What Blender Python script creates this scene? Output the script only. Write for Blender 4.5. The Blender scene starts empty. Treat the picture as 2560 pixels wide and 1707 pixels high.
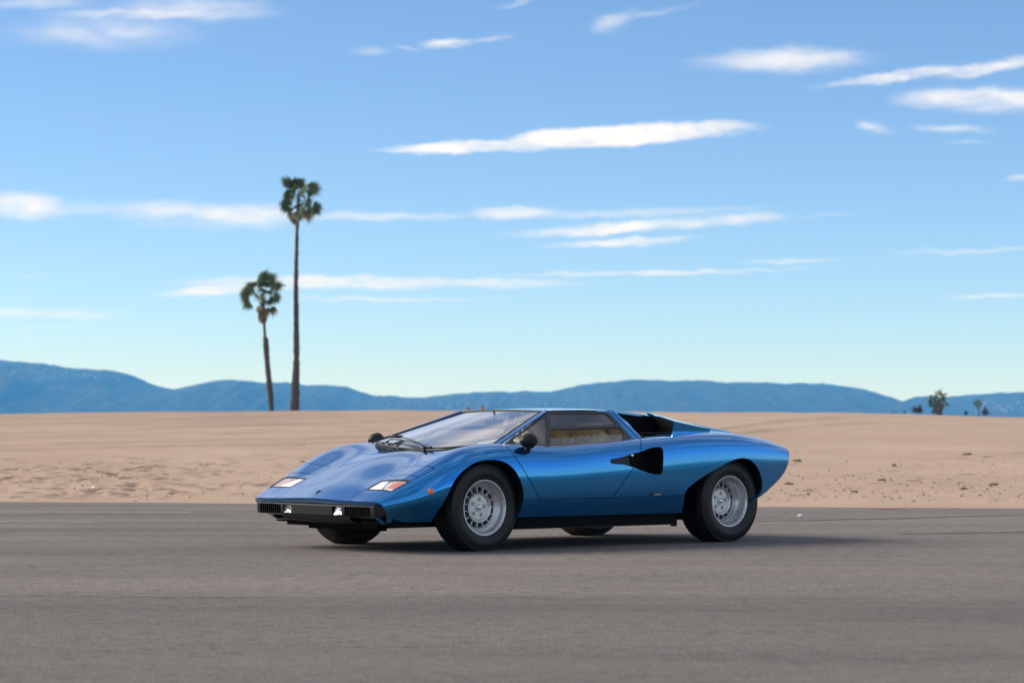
import bpy, bmesh, math, random
import numpy as np
from mathutils import Vector, Matrix
from mathutils.geometry import delaunay_2d_cdt

scene = bpy.context.scene
COL = scene.collection
R = math.radians

# ------------------------------------------------------------------ camera
F_PX, PITCH, ROLL, CAM_H = 6044.0, 0.0384, 0.0027, 0.8209      # photo pixels of a 2560 wide frame
cr_, sr_ = math.cos(ROLL), math.sin(ROLL); cp_, sp_ = math.cos(PITCH), math.sin(PITCH)
AX_D = np.array([0, cp_, sp_]); _r = np.array([1., 0, 0]); _u = np.array([0, -sp_, cp_])
AX_R = cr_*_r + sr_*_u; AX_U = -sr_*_r + cr_*_u
cam = bpy.data.cameras.new('camera'); cam_o = bpy.data.objects.new('camera', cam); COL.objects.link(cam_o)
m = Matrix.Identity(4)
for i in range(3):
    m[i][0] = AX_R[i]; m[i][1] = AX_U[i]; m[i][2] = -AX_D[i]
m[2][3] = CAM_H
cam_o.matrix_world = m
cam.sensor_width = 36.0; cam.lens = F_PX/2560*36.0
cam.clip_start = 0.1; cam.clip_end = 40000
cam.dof.use_dof = True; cam.dof.focus_distance = 17.6; cam.dof.aperture_fstop = 3.8
scene.camera = cam_o
scene.render.resolution_x = 1024; scene.render.resolution_y = 682

def pix_dir(u, v):
    d = AX_D + AX_R*(u-1280)/F_PX - AX_U*(v-853.5)/F_PX
    return d/np.linalg.norm(d)

# ------------------------------------------------------------------ world, sun, exposure
SUN_AZ, SUN_EL = R(-78), R(32)
world = bpy.data.worlds.new('World'); scene.world = world; world.use_nodes = True
NT = world.node_tree; NT.nodes.clear()
def wn(t, **k):
    n = NT.nodes.new(t)
    for a, b in k.items(): setattr(n, a, b)
    return n
out = wn('ShaderNodeOutputWorld'); bg = wn('ShaderNodeBackground'); NT.links.new(bg.outputs[0], out.inputs[0])
sky = wn('ShaderNodeTexSky', sky_type='NISHITA', sun_disc=False, sun_elevation=SUN_EL, sun_rotation=SUN_AZ,
         altitude=3800.0, air_density=1.0, dust_density=0.35, ozone_density=4.4)
bg.inputs[1].default_value = 0.104
tc = wn('ShaderNodeTexCoord'); sep = wn('ShaderNodeSeparateXYZ'); NT.links.new(tc.outputs['Generated'], sep.inputs[0])
def wm(op, a, b=None, c=None, clamp=False):
    n = wn('ShaderNodeMath', operation=op); n.use_clamp = clamp
    for i, x in enumerate((a, b, c)):
        if x is None: continue
        if isinstance(x, (int, float)): n.inputs[i].default_value = x
        else: NT.links.new(x, n.inputs[i])
    return n.outputs[0]
az = wm('ARCTAN2', sep.outputs[0], sep.outputs[1]); el = wm('ARCSINE', sep.outputs[2])
cmb = wn('ShaderNodeCombineXYZ'); NT.links.new(az, cmb.inputs[0]); NT.links.new(el, cmb.inputs[1])
def wnoise(sx, sy, scale, detail, off=0.0, rough=.55):
    mp = wn('ShaderNodeMapping'); mp.inputs['Scale'].default_value = (sx, sy, 1); mp.inputs['Location'].default_value = (off, off*.7, off*1.3)
    NT.links.new(cmb.outputs[0], mp.inputs[0])
    n = wn('ShaderNodeTexNoise'); n.inputs['Scale'].default_value = scale; n.inputs['Detail'].default_value = detail; n.inputs['Roughness'].default_value = rough
    NT.links.new(mp.outputs[0], n.inputs['Vector']); return n.outputs[0]
# wind-torn edges: the streak coordinates are pushed about by noise
n1 = wnoise(1, 3.0, 26, 6, 3.1); n2 = wnoise(1, 2.0, 75, 8, 9.7, .65); n3 = wnoise(1, 3.5, 34, 7, 21.0, .62)
du = wm('MULTIPLY_ADD', n1, .030, -.015); dv = wm('MULTIPLY_ADD', n2, .0056, -.0028)
cm2 = wn('ShaderNodeCombineXYZ'); NT.links.new(wm('ADD', az, du), cm2.inputs[0]); NT.links.new(wm('ADD', el, dv), cm2.inputs[1])
# streaks: centre, half length, half thickness, slope, strength, softness
STREAKS = [
 (400,36,300,17,-.03,.62,.10),(260,80,260,42,-.02,.55,.0),(470,20,220,36,-.02,.45,.0),(80,8,210,18,-.05,.42,.0),
 (1110,108,70,13,-.05,.80,.0),(1215,98,75,9,-.08,.45,.0),(925,130,62,14,-.02,.28,.0),(1020,122,40,6,0,.25,0),
 (1290,362,330,15,-.045,1.0,.5),(1560,338,330,24,-.06,1.0,.55),(1080,376,170,7,-.03,.8,.2),(1780,325,130,9,-.02,.65,.1),
 (1540,58,75,22,-.34,.50,.0),(1640,30,110,10,-.20,.34,.0),(1270,8,55,10,-.3,.4,0),
 (1960,152,225,30,.0,.72,.15),(1985,140,110,26,.0,.5,.2),
 (2300,186,270,12,-.11,.85,.25),(2480,166,150,16,-.16,.75,.2),
 (2470,250,240,30,.03,.82,.3),(2400,240,120,22,0,.5,.3),
 (2195,318,70,14,.22,.55,0),(2390,322,105,11,.06,.5,0),(2420,355,70,5,0,.25,0),
 (50,514,150,32,.02,.85,.2),(250,520,150,22,0,.35,0),(420,528,190,26,.02,.62,.1),(600,536,190,28,.0,.78,.2),(560,562,260,14,0,.35,0),
 (900,540,330,12,0,.62,.1),(1270,534,130,18,.0,.75,.15),(1560,534,340,12,-.02,.5,.1),(1800,524,150,5,-.03,.3,0),
 (1560,568,280,15,-.075,.92,.3),(1800,552,170,16,-.06,.85,.2),(1560,606,215,11,-.05,.78,.2),
 (560,724,180,15,-.09,.78,.25),(830,706,360,17,.0,.85,.3),(1200,708,250,12,0,.6,.2),(1640,682,420,7,-.015,.62,.1),
 (940,748,290,7,.01,.5,.1),(90,783,240,12,.0,.7,.15),(120,818,150,5,0,.3,0),(2000,653,150,6,-.01,.45,0),(2440,628,260,7,-.01,.55,0),
 (2500,740,150,7,-.01,.45,0),(2552,444,70,9,-.1,.6,0),(2040,540,170,4,-.05,.22,0),(90,690,60,5,0,.25,0),(60,842,10,7,0,.5,0)]
mask = None
for (px, py, hl, ht, sl, op, core) in STREAKS:
    d = pix_dir(px, py); a0 = math.atan2(d[0], d[1]); e0 = math.asin(d[2])
    mp = wn('ShaderNodeMapping', vector_type='TEXTURE')
    mp.inputs['Location'].default_value = (a0, e0, 0); mp.inputs['Rotation'].default_value = (0, 0, -math.atan(sl)+ROLL)
    mp.inputs['Scale'].default_value = (hl/F_PX*1.18, ht/F_PX*1.35, 1)
    NT.links.new(cm2.outputs[0], mp.inputs[0])
    ln = wn('ShaderNodeVectorMath', operation='LENGTH'); NT.links.new(mp.outputs[0], ln.inputs[0])
    mr = wn('ShaderNodeMapRange', interpolation_type='SMOOTHSTEP'); NT.links.new(ln.outputs['Value'], mr.inputs[0])
    for i, x in enumerate((core, 1.0, op, 0.0)): mr.inputs[i+1].default_value = x
    mask = mr.outputs[0] if mask is None else wm('MAXIMUM', mask, mr.outputs[0])
# the same kind of streaks over the rest of the sky
ns = wnoise(1, 5.0, 2.2, 4, 40.0, .5)
mr = wn('ShaderNodeMapRange', interpolation_type='SMOOTHSTEP'); NT.links.new(ns, mr.inputs[0])
for i, x in enumerate((.38, .74, .10, .85)): mr.inputs[i+1].default_value = x
away = wm('ABSOLUTE', az)
aw = wn('ShaderNodeMapRange', interpolation_type='SMOOTHSTEP'); NT.links.new(away, aw.inputs[0])
for i, x in enumerate((.22, .36, 0, 1)): aw.inputs[i+1].default_value = x
up = wn('ShaderNodeMapRange', interpolation_type='SMOOTHSTEP'); NT.links.new(el, up.inputs[0])
for i, x in enumerate((.19, .30, 0, 1)): up.inputs[i+1].default_value = x
lowc = wn('ShaderNodeMapRange', interpolation_type='SMOOTHSTEP'); NT.links.new(el, lowc.inputs[0])
for i, x in enumerate((.02, .07, 0, 1)): lowc.inputs[i+1].default_value = x
rest = wm('MULTIPLY', wm('MULTIPLY', mr.outputs[0], lowc.outputs[0]), wm('MAXIMUM', aw.outputs[0], up.outputs[0]))
tex = wn('ShaderNodeMapRange'); NT.links.new(n3, tex.inputs[0])
for i, x in enumerate((.36, .60, .42, 1.08)): tex.inputs[i+1].default_value = x
mask = wm('MAXIMUM', wm('MULTIPLY', mask, tex.outputs[0]), rest, clamp=True)
mix = wn('ShaderNodeMix', data_type='RGBA'); NT.links.new(mask, mix.inputs[0])
NT.links.new(sky.outputs[0], mix.inputs[6]); mix.inputs[7].default_value = (6.5, 6.35, 6.35, 1)
NT.links.new(mix.outputs[2], bg.inputs[0])

sun = bpy.data.lights.new('sun', 'SUN'); sun.energy = 3.5; sun.angle = R(38); sun.color = (1.0, .89, .76)
sun_o = bpy.data.objects.new('sun', sun); COL.objects.link(sun_o)
sd = Vector((math.sin(SUN_AZ)*math.cos(SUN_EL), math.cos(SUN_AZ)*math.cos(SUN_EL), math.sin(SUN_EL)))
sun_o.rotation_euler = sd.to_track_quat('Z', 'Y').to_euler(); sun_o.location = sd*60
scene.view_settings.view_transform = 'Standard'; scene.view_settings.look = 'None'
scene.view_settings.exposure = 0.64; scene.view_settings.gamma = 1.0
scene.render.engine = 'CYCLES'
scene.cycles.use_denoising = True
scene.cycles.max_bounces = 10; scene.cycles.transparent_max_bounces = 24; scene.cycles.volume_bounces = 2
scene.cycles.caustics_reflective = False; scene.cycles.caustics_refractive = False

# ------------------------------------------------------------------ materials
def mat(name, color=(.5,.5,.5), rough=.5, metal=0.0, spec=.5, coat=0.0, coat_r=.03, **k):
    m_ = bpy.data.materials.new(name); m_.use_nodes = True
    b = m_.node_tree.nodes['Principled BSDF']
    b.inputs['Base Color'].default_value = (*color, 1); b.inputs['Roughness'].default_value = rough
    b.inputs['Metallic'].default_value = metal; b.inputs['Specular IOR Level'].default_value = spec
    b.inputs['Coat Weight'].default_value = coat; b.inputs['Coat Roughness'].default_value = coat_r
    for a, v in k.items(): b.inputs[a].default_value = v
    return m_
class NB:
    """small node builder on a material"""
    def __init__(s, m_): s.t = m_.node_tree; s.b = s.t.nodes['Principled BSDF']
    def n(s, t, **k):
        n = s.t.nodes.new(t)
        for a, b in k.items(): setattr(n, a, b)
        return n
    def l(s, a, b): s.t.links.new(a, b)
    def coord(s, scale=(1,1,1), kind='Object', loc=(0,0,0)):
        c = s.n('ShaderNodeTexCoord'); mp = s.n('ShaderNodeMapping'); mp.inputs['Scale'].default_value = scale; mp.inputs['Location'].default_value = loc
        s.l(c.outputs[kind], mp.inputs[0]); return mp.outputs[0]
    def noise(s, vec, scale, detail=4, rough=.5):
        n = s.n('ShaderNodeTexNoise'); n.inputs['Scale'].default_value = scale; n.inputs['Detail'].default_value = detail; n.inputs['Roughness'].default_value = rough
        s.l(vec, n.inputs['Vector']); return n.outputs[0]
    def ramp(s, fac, stops):
        r = s.n('ShaderNodeValToRGB'); e = r.color_ramp.elements
        while len(e) < len(stops): e.new(.5)
        for q, (p, c) in zip(e, stops): q.position = p; q.color = (*c, 1) if len(c) == 3 else c
        s.l(fac, r.inputs[0]); return r.outputs[0]
    def mixc(s, fac, a, b, mode='MIX'):
        n = s.n('ShaderNodeMix', data_type='RGBA', blend_type=mode)
        for i, x in ((0, fac), (6, a), (7, b)):
            if isinstance(x, (int, float)): n.inputs[i].default_value = x
            elif isinstance(x, tuple): n.inputs[i].default_value = (*x, 1)
            else: s.l(x, n.inputs[i])
        return n.outputs[2]
    def math(s, op, a, b=0.0, clamp=False):
        n = s.n('ShaderNodeMath', operation=op); n.use_clamp = clamp
        for i, x in enumerate((a, b)):
            if isinstance(x, (int, float)): n.inputs[i].default_value = x
            else: s.l(x, n.inputs[i])
        return n.outputs[0]
    def rng(s, v, a, b, c, d):
        n = s.n('ShaderNodeMapRange'); s.l(v, n.inputs[0])
        for i, x in enumerate((a, b, c, d)): n.inputs[i+1].default_value = x
        return n.outputs[0]
    def bump(s, h, strength, dist):
        n = s.n('ShaderNodeBump'); n.inputs['Strength'].default_value = strength; n.inputs['Distance'].default_value = dist
        s.l(h, n.inputs['Height']); s.l(n.outputs[0], s.b.inputs['Normal'])

M = {}
M['paint'] = mat('blue_metallic_paint', (.0,.245,.64), .16, .92, .5, 1.0, .010)
nb = NB(M['paint']); v = nb.coord((1,1,1)); fl = nb.noise(v, 900, 1); nb.l(nb.mixc(nb.rng(fl,.45,.6,0,.22), (.0,.230,.61), (.003,.305,.72)), nb.b.inputs['Base Color'])
M['black_plastic'] = mat('black_plastic', (.007,.007,.0075), .48, spec=.35)
nb = NB(M['black_plastic']); nb.bump(nb.noise(nb.coord(), 260, 3), .15, .002)
M['black'] = mat('matt_black', (.004,.004,.004), .85, spec=.15)
M['frame'] = mat('black_window_frame', (.030,.030,.034), .38)
M['seal'] = mat('black_rubber_seal', (.006,.006,.006), .6)
M['rim'] = mat('silver_wheel_paint', (.62,.63,.645), .30, .60)
nb = NB(M['rim']); f = nb.noise(nb.coord(), 30, 4); nb.l(nb.rng(f,.3,.7,.24,.36), nb.b.inputs['Roughness'])
M['chrome'] = mat('chrome', (.78,.78,.79), .12, 1.0)
M['dark_metal'] = mat('dark_metal', (.06,.06,.065), .45, .6)
M['tyre'] = mat('tyre_rubber', (.008,.0083,.009), .50, spec=.40)
nb = NB(M['tyre']); nb.bump(nb.noise(nb.coord((1,1,1)), 120, 3), .12, .002)
M['tan'] = mat('tan_leather', (.42,.31,.17), .5)
nb = NB(M['tan']); f = nb.noise(nb.coord(), 9, 5); nb.l(nb.ramp(f, [(.3,(.46,.34,.19)),(.7,(.60,.47,.29))]), nb.b.inputs['Base Color']); nb.bump(nb.noise(nb.coord(), 160, 3), .15, .003)
M['dash'] = mat('pale_dash_suede', (.62,.58,.47), .75)
M['lamp_white'] = mat('lamp_lens_frosted', (.80,.79,.82), .10, 0, .5, .6)
nb = NB(M['lamp_white']); w_ = nb.n('ShaderNodeTexWave'); w_.inputs['Scale'].default_value = 26; nb.l(nb.coord((1,.35,1)), w_.inputs[0]); nb.bump(w_.outputs[1], .10, .004)
M['amber'] = mat('amber_lens', (.92,.20,.012), .16, 0, .5, .7)
M['amber_pale'] = mat('amber_lens_under_glass', (.86,.27,.09), .2, 0, .5, .5)
M['lamp_chrome'] = mat('lamp_reflector', (.86,.86,.85), .32, .85)
M['letter'] = mat('letter_black', (.01,.01,.01), .5)
M['silver_letter'] = mat('letter_silver', (.55,.55,.56), .3, .8)

def glass_mat(name, tint, refl=.04, gl=(1,1,1)):
    m_ = bpy.data.materials.new(name); m_.use_nodes = True; t = m_.node_tree; t.nodes.clear()
    o = t.nodes.new('ShaderNodeOutputMaterial'); mx = t.nodes.new('ShaderNodeMixShader'); tr = t.nodes.new('ShaderNodeBsdfTransparent'); g = t.nodes.new('ShaderNodeBsdfGlossy')
    tr.inputs[0].default_value = (*tint, 1); g.inputs['Roughness'].default_value = .0; g.inputs[0].default_value = (*gl, 1)
    fr = t.nodes.new('ShaderNodeLayerWeight'); fr.inputs[0].default_value = .5
    pw = t.nodes.new('ShaderNodeMath'); pw.operation = 'POWER'; pw.inputs[1].default_value = 4.2; t.links.new(fr.outputs['Facing'], pw.inputs[0])
    ad = t.nodes.new('ShaderNodeMath'); ad.operation = 'MULTIPLY_ADD'; ad.use_clamp = True; ad.inputs[1].default_value = 1.6; ad.inputs[2].default_value = refl
    t.links.new(pw.outputs[0], ad.inputs[0]); t.links.new(ad.outputs[0], mx.inputs[0]); t.links.new(tr.outputs[0], mx.inputs[1]); t.links.new(g.outputs[0], mx.inputs[2]); t.links.new(mx.outputs[0], o.inputs[0])
    return m_
M['glass'] = glass_mat('tinted_window_glass', (.80,.87,.84), .13)
M['windscreen'] = glass_mat('windscreen_glass', (.84,.90,.88), .10)
M['clear'] = glass_mat('clear_lens_glass', (.92,.93,.93), .03)

# ------------------------------------------------------------------ mesh helpers
def link(o, parent=None):
    COL.objects.link(o)
    if parent is not None: o.parent = parent
    return o
def tag(o, label=None, cat=None, group=None, kind=None):
    for k_, v_ in (('label', label), ('category', cat), ('group', group), ('kind', kind)):
        if v_: o[k_] = v_
    return o
def obj(name, verts, faces, material, parent=None, smooth=False, loopn=None):
    me = bpy.data.meshes.new(name); me.from_pydata([tuple(map(float, p)) for p in verts], [], [tuple(map(int, f)) for f in faces])
    if material: me.materials.append(material)
    if smooth or loopn is not None: me.polygons.foreach_set('use_smooth', [True]*len(me.polygons))
    me.update()
    if loopn is not None: me.normals_split_custom_set([tuple(map(float, n)) for n in loopn])
    o = bpy.data.objects.new(name, me); link(o, parent); return o
def obj_bm(name, bm, material, parent=None, smooth=None):
    bmesh.ops.recalc_face_normals(bm, faces=bm.faces)
    me = bpy.data.meshes.new(name); bm.to_mesh(me); bm.free(); me.materials.append(material)
    if smooth is not None:
        me.polygons.foreach_set('use_smooth', [True]*len(me.polygons))
        if smooth < 180: me.set_sharp_from_angle(angle=R(smooth))
    o = bpy.data.objects.new(name, me); return link(o, parent)
def empty(name, loc=(0,0,0), rz=0.0, parent=None):
    o = bpy.data.objects.new(name, None); o.location = loc; o.rotation_euler = (0, 0, rz); o.empty_display_size = .2
    return link(o, parent)
def add_box(bm, c, s, mtx=None, bev=0.0, seg=2):
    r = bmesh.ops.create_cube(bm, size=1.0); vs = r['verts']
    for v_ in vs: v_.co = Vector((v_.co.x*s[0], v_.co.y*s[1], v_.co.z*s[2]))
    if bev > 0:
        es = list({e for v_ in vs for e in v_.link_edges})
        rr = bmesh.ops.bevel(bm, geom=es, offset=bev, segments=seg, affect='EDGES', profile=.6)
        vs = list(set(rr['verts']) | {v_ for v_ in vs if v_.is_valid})
    for v_ in vs:
        p = v_.co if mtx is None else mtx @ v_.co
        v_.co = p + Vector(c)
    return vs
def add_tube(bm, pts, rad, seg=8, caps=True):
    pts = [Vector(p) for p in pts]; rings = []
    rads = rad if isinstance(rad, (list, tuple)) else [rad]*len(pts)
    for i, p in enumerate(pts):
        d = (pts[min(i+1, len(pts)-1)] - pts[max(i-1, 0)]).normalized()
        a = d.cross(Vector((0, 0, 1)) if abs(d.z) < .9 else Vector((1, 0, 0))).normalized(); b = d.cross(a)
        rings.append([bm.verts.new(p + (a*math.cos(2*math.pi*k/seg) + b*math.sin(2*math.pi*k/seg))*rads[i]) for k in range(seg)])
    for i in range(len(rings)-1):
        for k in range(seg): bm.faces.new((rings[i][k], rings[i][(k+1) % seg], rings[i+1][(k+1) % seg], rings[i+1][k]))
    if caps: bm.faces.new(rings[0]); bm.faces.new(rings[-1])
def add_lathe_y(bm, prof, seg=64, closed=False):
    """profile (r, y) turned about the Y axis"""
    rings = []
    for r_, y_ in prof:
        if r_ < 1e-5: rings.append([bm.verts.new((0, y_, 0))])
        else: rings.append([bm.verts.new((r_*math.cos(2*math.pi*k/seg), y_, r_*math.sin(2*math.pi*k/seg))) for k in range(seg)])
    for i in range(len(rings)-1 + (1 if closed else 0)):
        A, B = rings[i], rings[(i+1) % len(rings)]
        for k in range(seg):
            k2 = (k+1) % seg
            if len(A) == 1 and len(B) == 1: continue
            if len(A) == 1: bm.faces.new((A[0], B[k], B[k2]))
            elif len(B) == 1: bm.faces.new((A[k], A[k2], B[0]))
            else: bm.faces.new((A[k], A[k2], B[k2], B[k]))
    return rings
def add_poly_prism(bm, poly, d):
    """poly: list of 3d points (planar), d: offset vector"""
    a = [bm.verts.new(Vector(p)) for p in poly]; b = [bm.verts.new(Vector(p)+Vector(d)) for p in poly]
    n = len(a); bm.faces.new(a); bm.faces.new(b[::-1])
    for i in range(n): bm.faces.new((a[i], a[(i+1) % n], b[(i+1) % n], b[i]))

# ------------------------------------------------------------------ setting: ground, asphalt, sand, hills
rng = np.random.default_rng(7)
def vnoise(x, y, seed=0):
    """smooth value noise, vectorised"""
    x = np.asarray(x, float); y = np.asarray(y, float)
    xi = np.floor(x).astype(np.int64); yi = np.floor(y).astype(np.int64); fx = x-xi; fy = y-yi
    fx = fx*fx*(3-2*fx); fy = fy*fy*(3-2*fy)
    def h(a, b):
        n = (a*374761393 + b*668265263 + seed*974634777) & 0x7fffffff
        n = ((n ^ (n >> 13))*1274126177) & 0x7fffffff
        return ((n ^ (n >> 16)) & 0xffff)/65535.0
    return (h(xi,yi)*(1-fx)+h(xi+1,yi)*fx)*(1-fy)+(h(xi,yi+1)*(1-fx)+h(xi+1,yi+1)*fx)*fy
def fbm(x, y, o=4, seed=0):
    s = 0; a = .5
    for i in range(o): s = s + a*vnoise(x*2**i, y*2**i, seed+i); a *= .5
    return s
def grid_obj(name, X, Y, Z, material, kind='structure', attrs=None):
    ny, nx = Z.shape; P = np.stack([X, Y, Z], -1).reshape(-1, 3)
    idx = np.arange(ny*nx).reshape(ny, nx)
    Q = np.stack([idx[:-1,:-1], idx[:-1,1:], idx[1:,1:], idx[1:,:-1]], -1).reshape(-1, 4)
    me = bpy.data.meshes.new(name); me.vertices.add(len(P)); me.vertices.foreach_set('co', P.astype(np.float32).ravel())
    me.loops.add(Q.size); me.loops.foreach_set('vertex_index', Q.astype(np.int32).ravel())
    me.polygons.add(len(Q)); me.polygons.foreach_set('loop_start', np.arange(0, Q.size, 4, dtype=np.int32)); me.polygons.foreach_set('use_smooth', np.ones(len(Q), bool))
    me.update(); me.validate(); me.materials.append(material)
    for k_, a in (attrs or {}).items():
        at = me.attributes.new(k_, 'FLOAT', 'POINT'); at.data.foreach_set('value', a.astype(np.float32).ravel())
    o = bpy.data.objects.new(name, me); link(o); tag(o, kind=kind); return o

# far flat land out to the horizon
M['land'] = mat('far_land', (.22,.18,.13), .95)
nb = NB(M['land']); nb.l(nb.ramp(nb.noise(nb.coord(), .02, 5), [(.35,(.16,.14,.09)),(.65,(.30,.25,.18))]), nb.b.inputs['Base Color'])
L = 16000
o = obj('ground', [(-L,-L,-.6),(L,-L,-.6),(L,L,-.6),(-L,L,-.6)], [(0,1,2,3)], M['land']); tag(o, kind='structure')

# asphalt lot
M['asphalt'] = mat('worn_asphalt', (.09,.085,.082), .95, spec=.12)
nb = NB(M['asphalt']); v = nb.coord()
grain = nb.noise(nb.coord((1,1,1)), 95, 3, .75); grit = nb.n('ShaderNodeTexVoronoi'); grit.inputs['Scale'].default_value = 130; nb.l(v, grit.inputs['Vector'])
big = nb.noise(nb.coord((.45,.8,1), loc=(3,1,0)), .55, 6, .6); streak = nb.noise(nb.coord((.28,1.1,1), loc=(9,4,0)), 1.0, 7, .65); arc = nb.noise(nb.coord((.16,.50,1), loc=(1,7,0)), .9, 5, .6)
c1 = nb.ramp(grain, [(.36,(.065,.060,.057)),(.5,(.195,.178,.166)),(.64,(.42,.38,.35))])
midg = nb.noise(nb.coord((1,1,1), loc=(5,5,0)), 9, 6, .8); fleck = nb.noise(nb.coord((1,1,1), loc=(2,8,0)), 48, 2, .6)
c1 = nb.mixc(nb.rng(midg,.36,.52,.75,0), c1, (.085,.078,.074)); c1 = nb.mixc(nb.rng(fleck,.56,.68,0,.7), c1, (.42,.385,.35)); c1 = nb.mixc(nb.rng(midg,.53,.66,0,.45), c1, (.30,.27,.245))
c2 = nb.mixc(nb.rng(big,.36,.64,0,.75), c1, nb.mixc(.5, c1, (.105,.099,.097)))
c3 = nb.mixc(nb.rng(streak,.46,.70,0,.45), c2, (.26,.232,.208))
c3 = nb.mixc(nb.rng(arc,.50,.64,0,.42), c3, (.095,.090,.088))
sx = nb.n('ShaderNodeSeparateXYZ'); nb.l(v, sx.inputs[0])
wob = nb.noise(nb.coord((.9,.9,1)), 1.3, 5, .6)
ln = nb.math('ADD', sx.outputs[1], nb.math('MULTIPLY', wob, .9))          # old patch joint across the lot
joint = nb.math('LESS_THAN', nb.math('ABSOLUTE', nb.math('SUBTRACT', ln, 12.62)), .020)
near = nb.rng(ln, 12.3, 12.9, 1, 0)
c4 = nb.mixc(nb.math('MULTIPLY', near, .26), c3, (.095,.090,.090))
jn = nb.math('MULTIPLY', joint, nb.rng(sx.outputs[0], -1.2, .4, .75, .12), True)
c5 = nb.mixc(jn, c4, (.018,.017,.016))
nb.l(c5, nb.b.inputs['Base Color'])
dk = nb.math('ADD', nb.math('MULTIPLY', grain, 1.0), nb.math('MULTIPLY', grit.outputs['Distance'], .6)); nb.bump(dk, .75, .010)
o = obj('asphalt', [(-600,-900,0),(600,-900,0),(600,-2,0),(-600,-2,0),(-60,-2,0),(60,-2,0),(-60,31,0),(60,31,0)], [(0,1,2,5,4,3),(4,5,7,6)], M['asphalt']); tag(o, kind='structure')

# beach sand rising to a low crest
def edge_y(x): return 28.15 - .13*np.clip(x,-40,40) + .30*(fbm(x*.35, x*0+3.3, 4, 5)-.47) + .10*(fbm(x*2.2, x*0+1.3, 3, 8)-.45)
CRX = np.array([-400,-60,-30,-19,-14.6,-9.5,-4.2,2,6.8,9.2,12.2,15.2,19,30,60,400.]); CRZ = np.array([1.2,1.35,1.48,1.55,1.61,1.67,1.72,1.70,1.65,1.66,1.66,1.60,1.49,1.42,1.3,1.2])
def sand_base(x, y):
    ye = edge_y(x); cz = np.interp(x, CRX, CRZ); t = (y-ye)/(90-ye)
    z = np.where(t < 1, cz*np.clip(t, -.2, 1)**1.0, cz - .0028*np.minimum(y-90, 160))
    z = np.where(t < 0, t*1.6, z)
    return z
xs = np.concatenate([-np.geomspace(400, 11, 40), np.arange(-10.8, 10.81, .075), np.geomspace(11, 400, 40)])
ys = np.concatenate([np.arange(26.2, 46, .085), np.geomspace(46.1, 92, 150), np.geomspace(93, 500, 40)])
GX, GY = np.meshgrid(xs, ys); GZ = sand_base(GX, GY)
inside = np.clip((GY-edge_y(GX))/1.5, 0, 1)
GZ += inside*(.10*(fbm(GX*.22, GY*.16, 4, 11)-.47) + .035*(fbm(GX*.9, GY*.9, 4, 13)-.47) + .012*(fbm(GX*4, GY*4, 3, 17)-.45))
SHADE_TONE = np.zeros_like(GZ)  # footprint shade painted into the sand colour, plus darker tracks and crest
def dent(cx, cy, a, b, ang, dep):
    i0, i1 = np.searchsorted(ys, (cy-3*a, cy+3*a)); j0, j1 = np.searchsorted(xs, (cx-3*a, cx+3*a))
    if i1 <= i0 or j1 <= j0: return
    x = GX[i0:i1, j0:j1]-cx; y = GY[i0:i1, j0:j1]-cy; c, s = math.cos(ang), math.sin(ang)
    q = ((x*c+y*s)/a)**2 + ((-x*s+y*c)/b)**2
    GZ[i0:i1, j0:j1] += dep*(-1.3*np.exp(-q*1.1) + .36*np.exp(-((np.sqrt(q)-1.55)/.42)**2))
    SHADE_TONE[i0:i1, j0:j1] = np.maximum(SHADE_TONE[i0:i1, j0:j1], min(1, dep*14)*np.exp(-q*1.0))  # hollow darkened in colour, since soft sun shades it only faintly
rs = random.Random(4)
def trail(x0, y0, dx, dy, n, jit=.12):
    a = math.atan2(dy, dx); L_ = math.hypot(dx, dy)
    for i in range(n):
        s = (i % 2)*2-1
        dent(x0+dx*i-dy/L_*.11*s+rs.gauss(0, jit), y0+dy*i+dx/L_*.11*s+rs.gauss(0, jit), rs.uniform(.14,.20), rs.uniform(.08,.11), a+rs.gauss(0,.25), rs.uniform(.05,.08))
for k in range(20): trail(rs.uniform(-9.5,-5.2), rs.uniform(29.2,38), rs.uniform(-.2,.6), rs.uniform(.15,.7), rs.randint(8,16), .2)
trail(-6.4, 33.0, .62, .12, 9); trail(-5.6, 35.6, .60, .35, 12); trail(-4.9, 31.0, .45, .66, 16); trail(-3.6, 36.5, .68, .30, 11); trail(-2.6, 33.5, .58, .5, 14); trail(-6.6, 38, .7, .5, 16)
trail(-1.8, 37.5, .30, .75, 15, .2); trail(-1.2, 42, .1, .8, 14, .25); trail(-3.0, 30.4, .6, .25, 9); trail(3.6, 30.2, .5, .9, 9); trail(6.0, 38, .4, .8, 10)
for k in range(80): dent(rs.uniform(-10,-4.6), rs.uniform(29.3,44), rs.uniform(.12,.24), rs.uniform(.08,.14), rs.uniform(0,3.1), rs.uniform(.03,.06))
for k in range(60): dent(rs.uniform(-5,-1), rs.uniform(29.5,50), rs.uniform(.12,.22), rs.uniform(.07,.12), rs.uniform(0,3.1), rs.uniform(.02,.05))
for k in range(70): dent(rs.uniform(2.5,9.5), rs.uniform(28.6,48), rs.uniform(.10,.24), rs.uniform(.06,.12), rs.uniform(0,3.1), rs.uniform(.008,.022))
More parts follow.
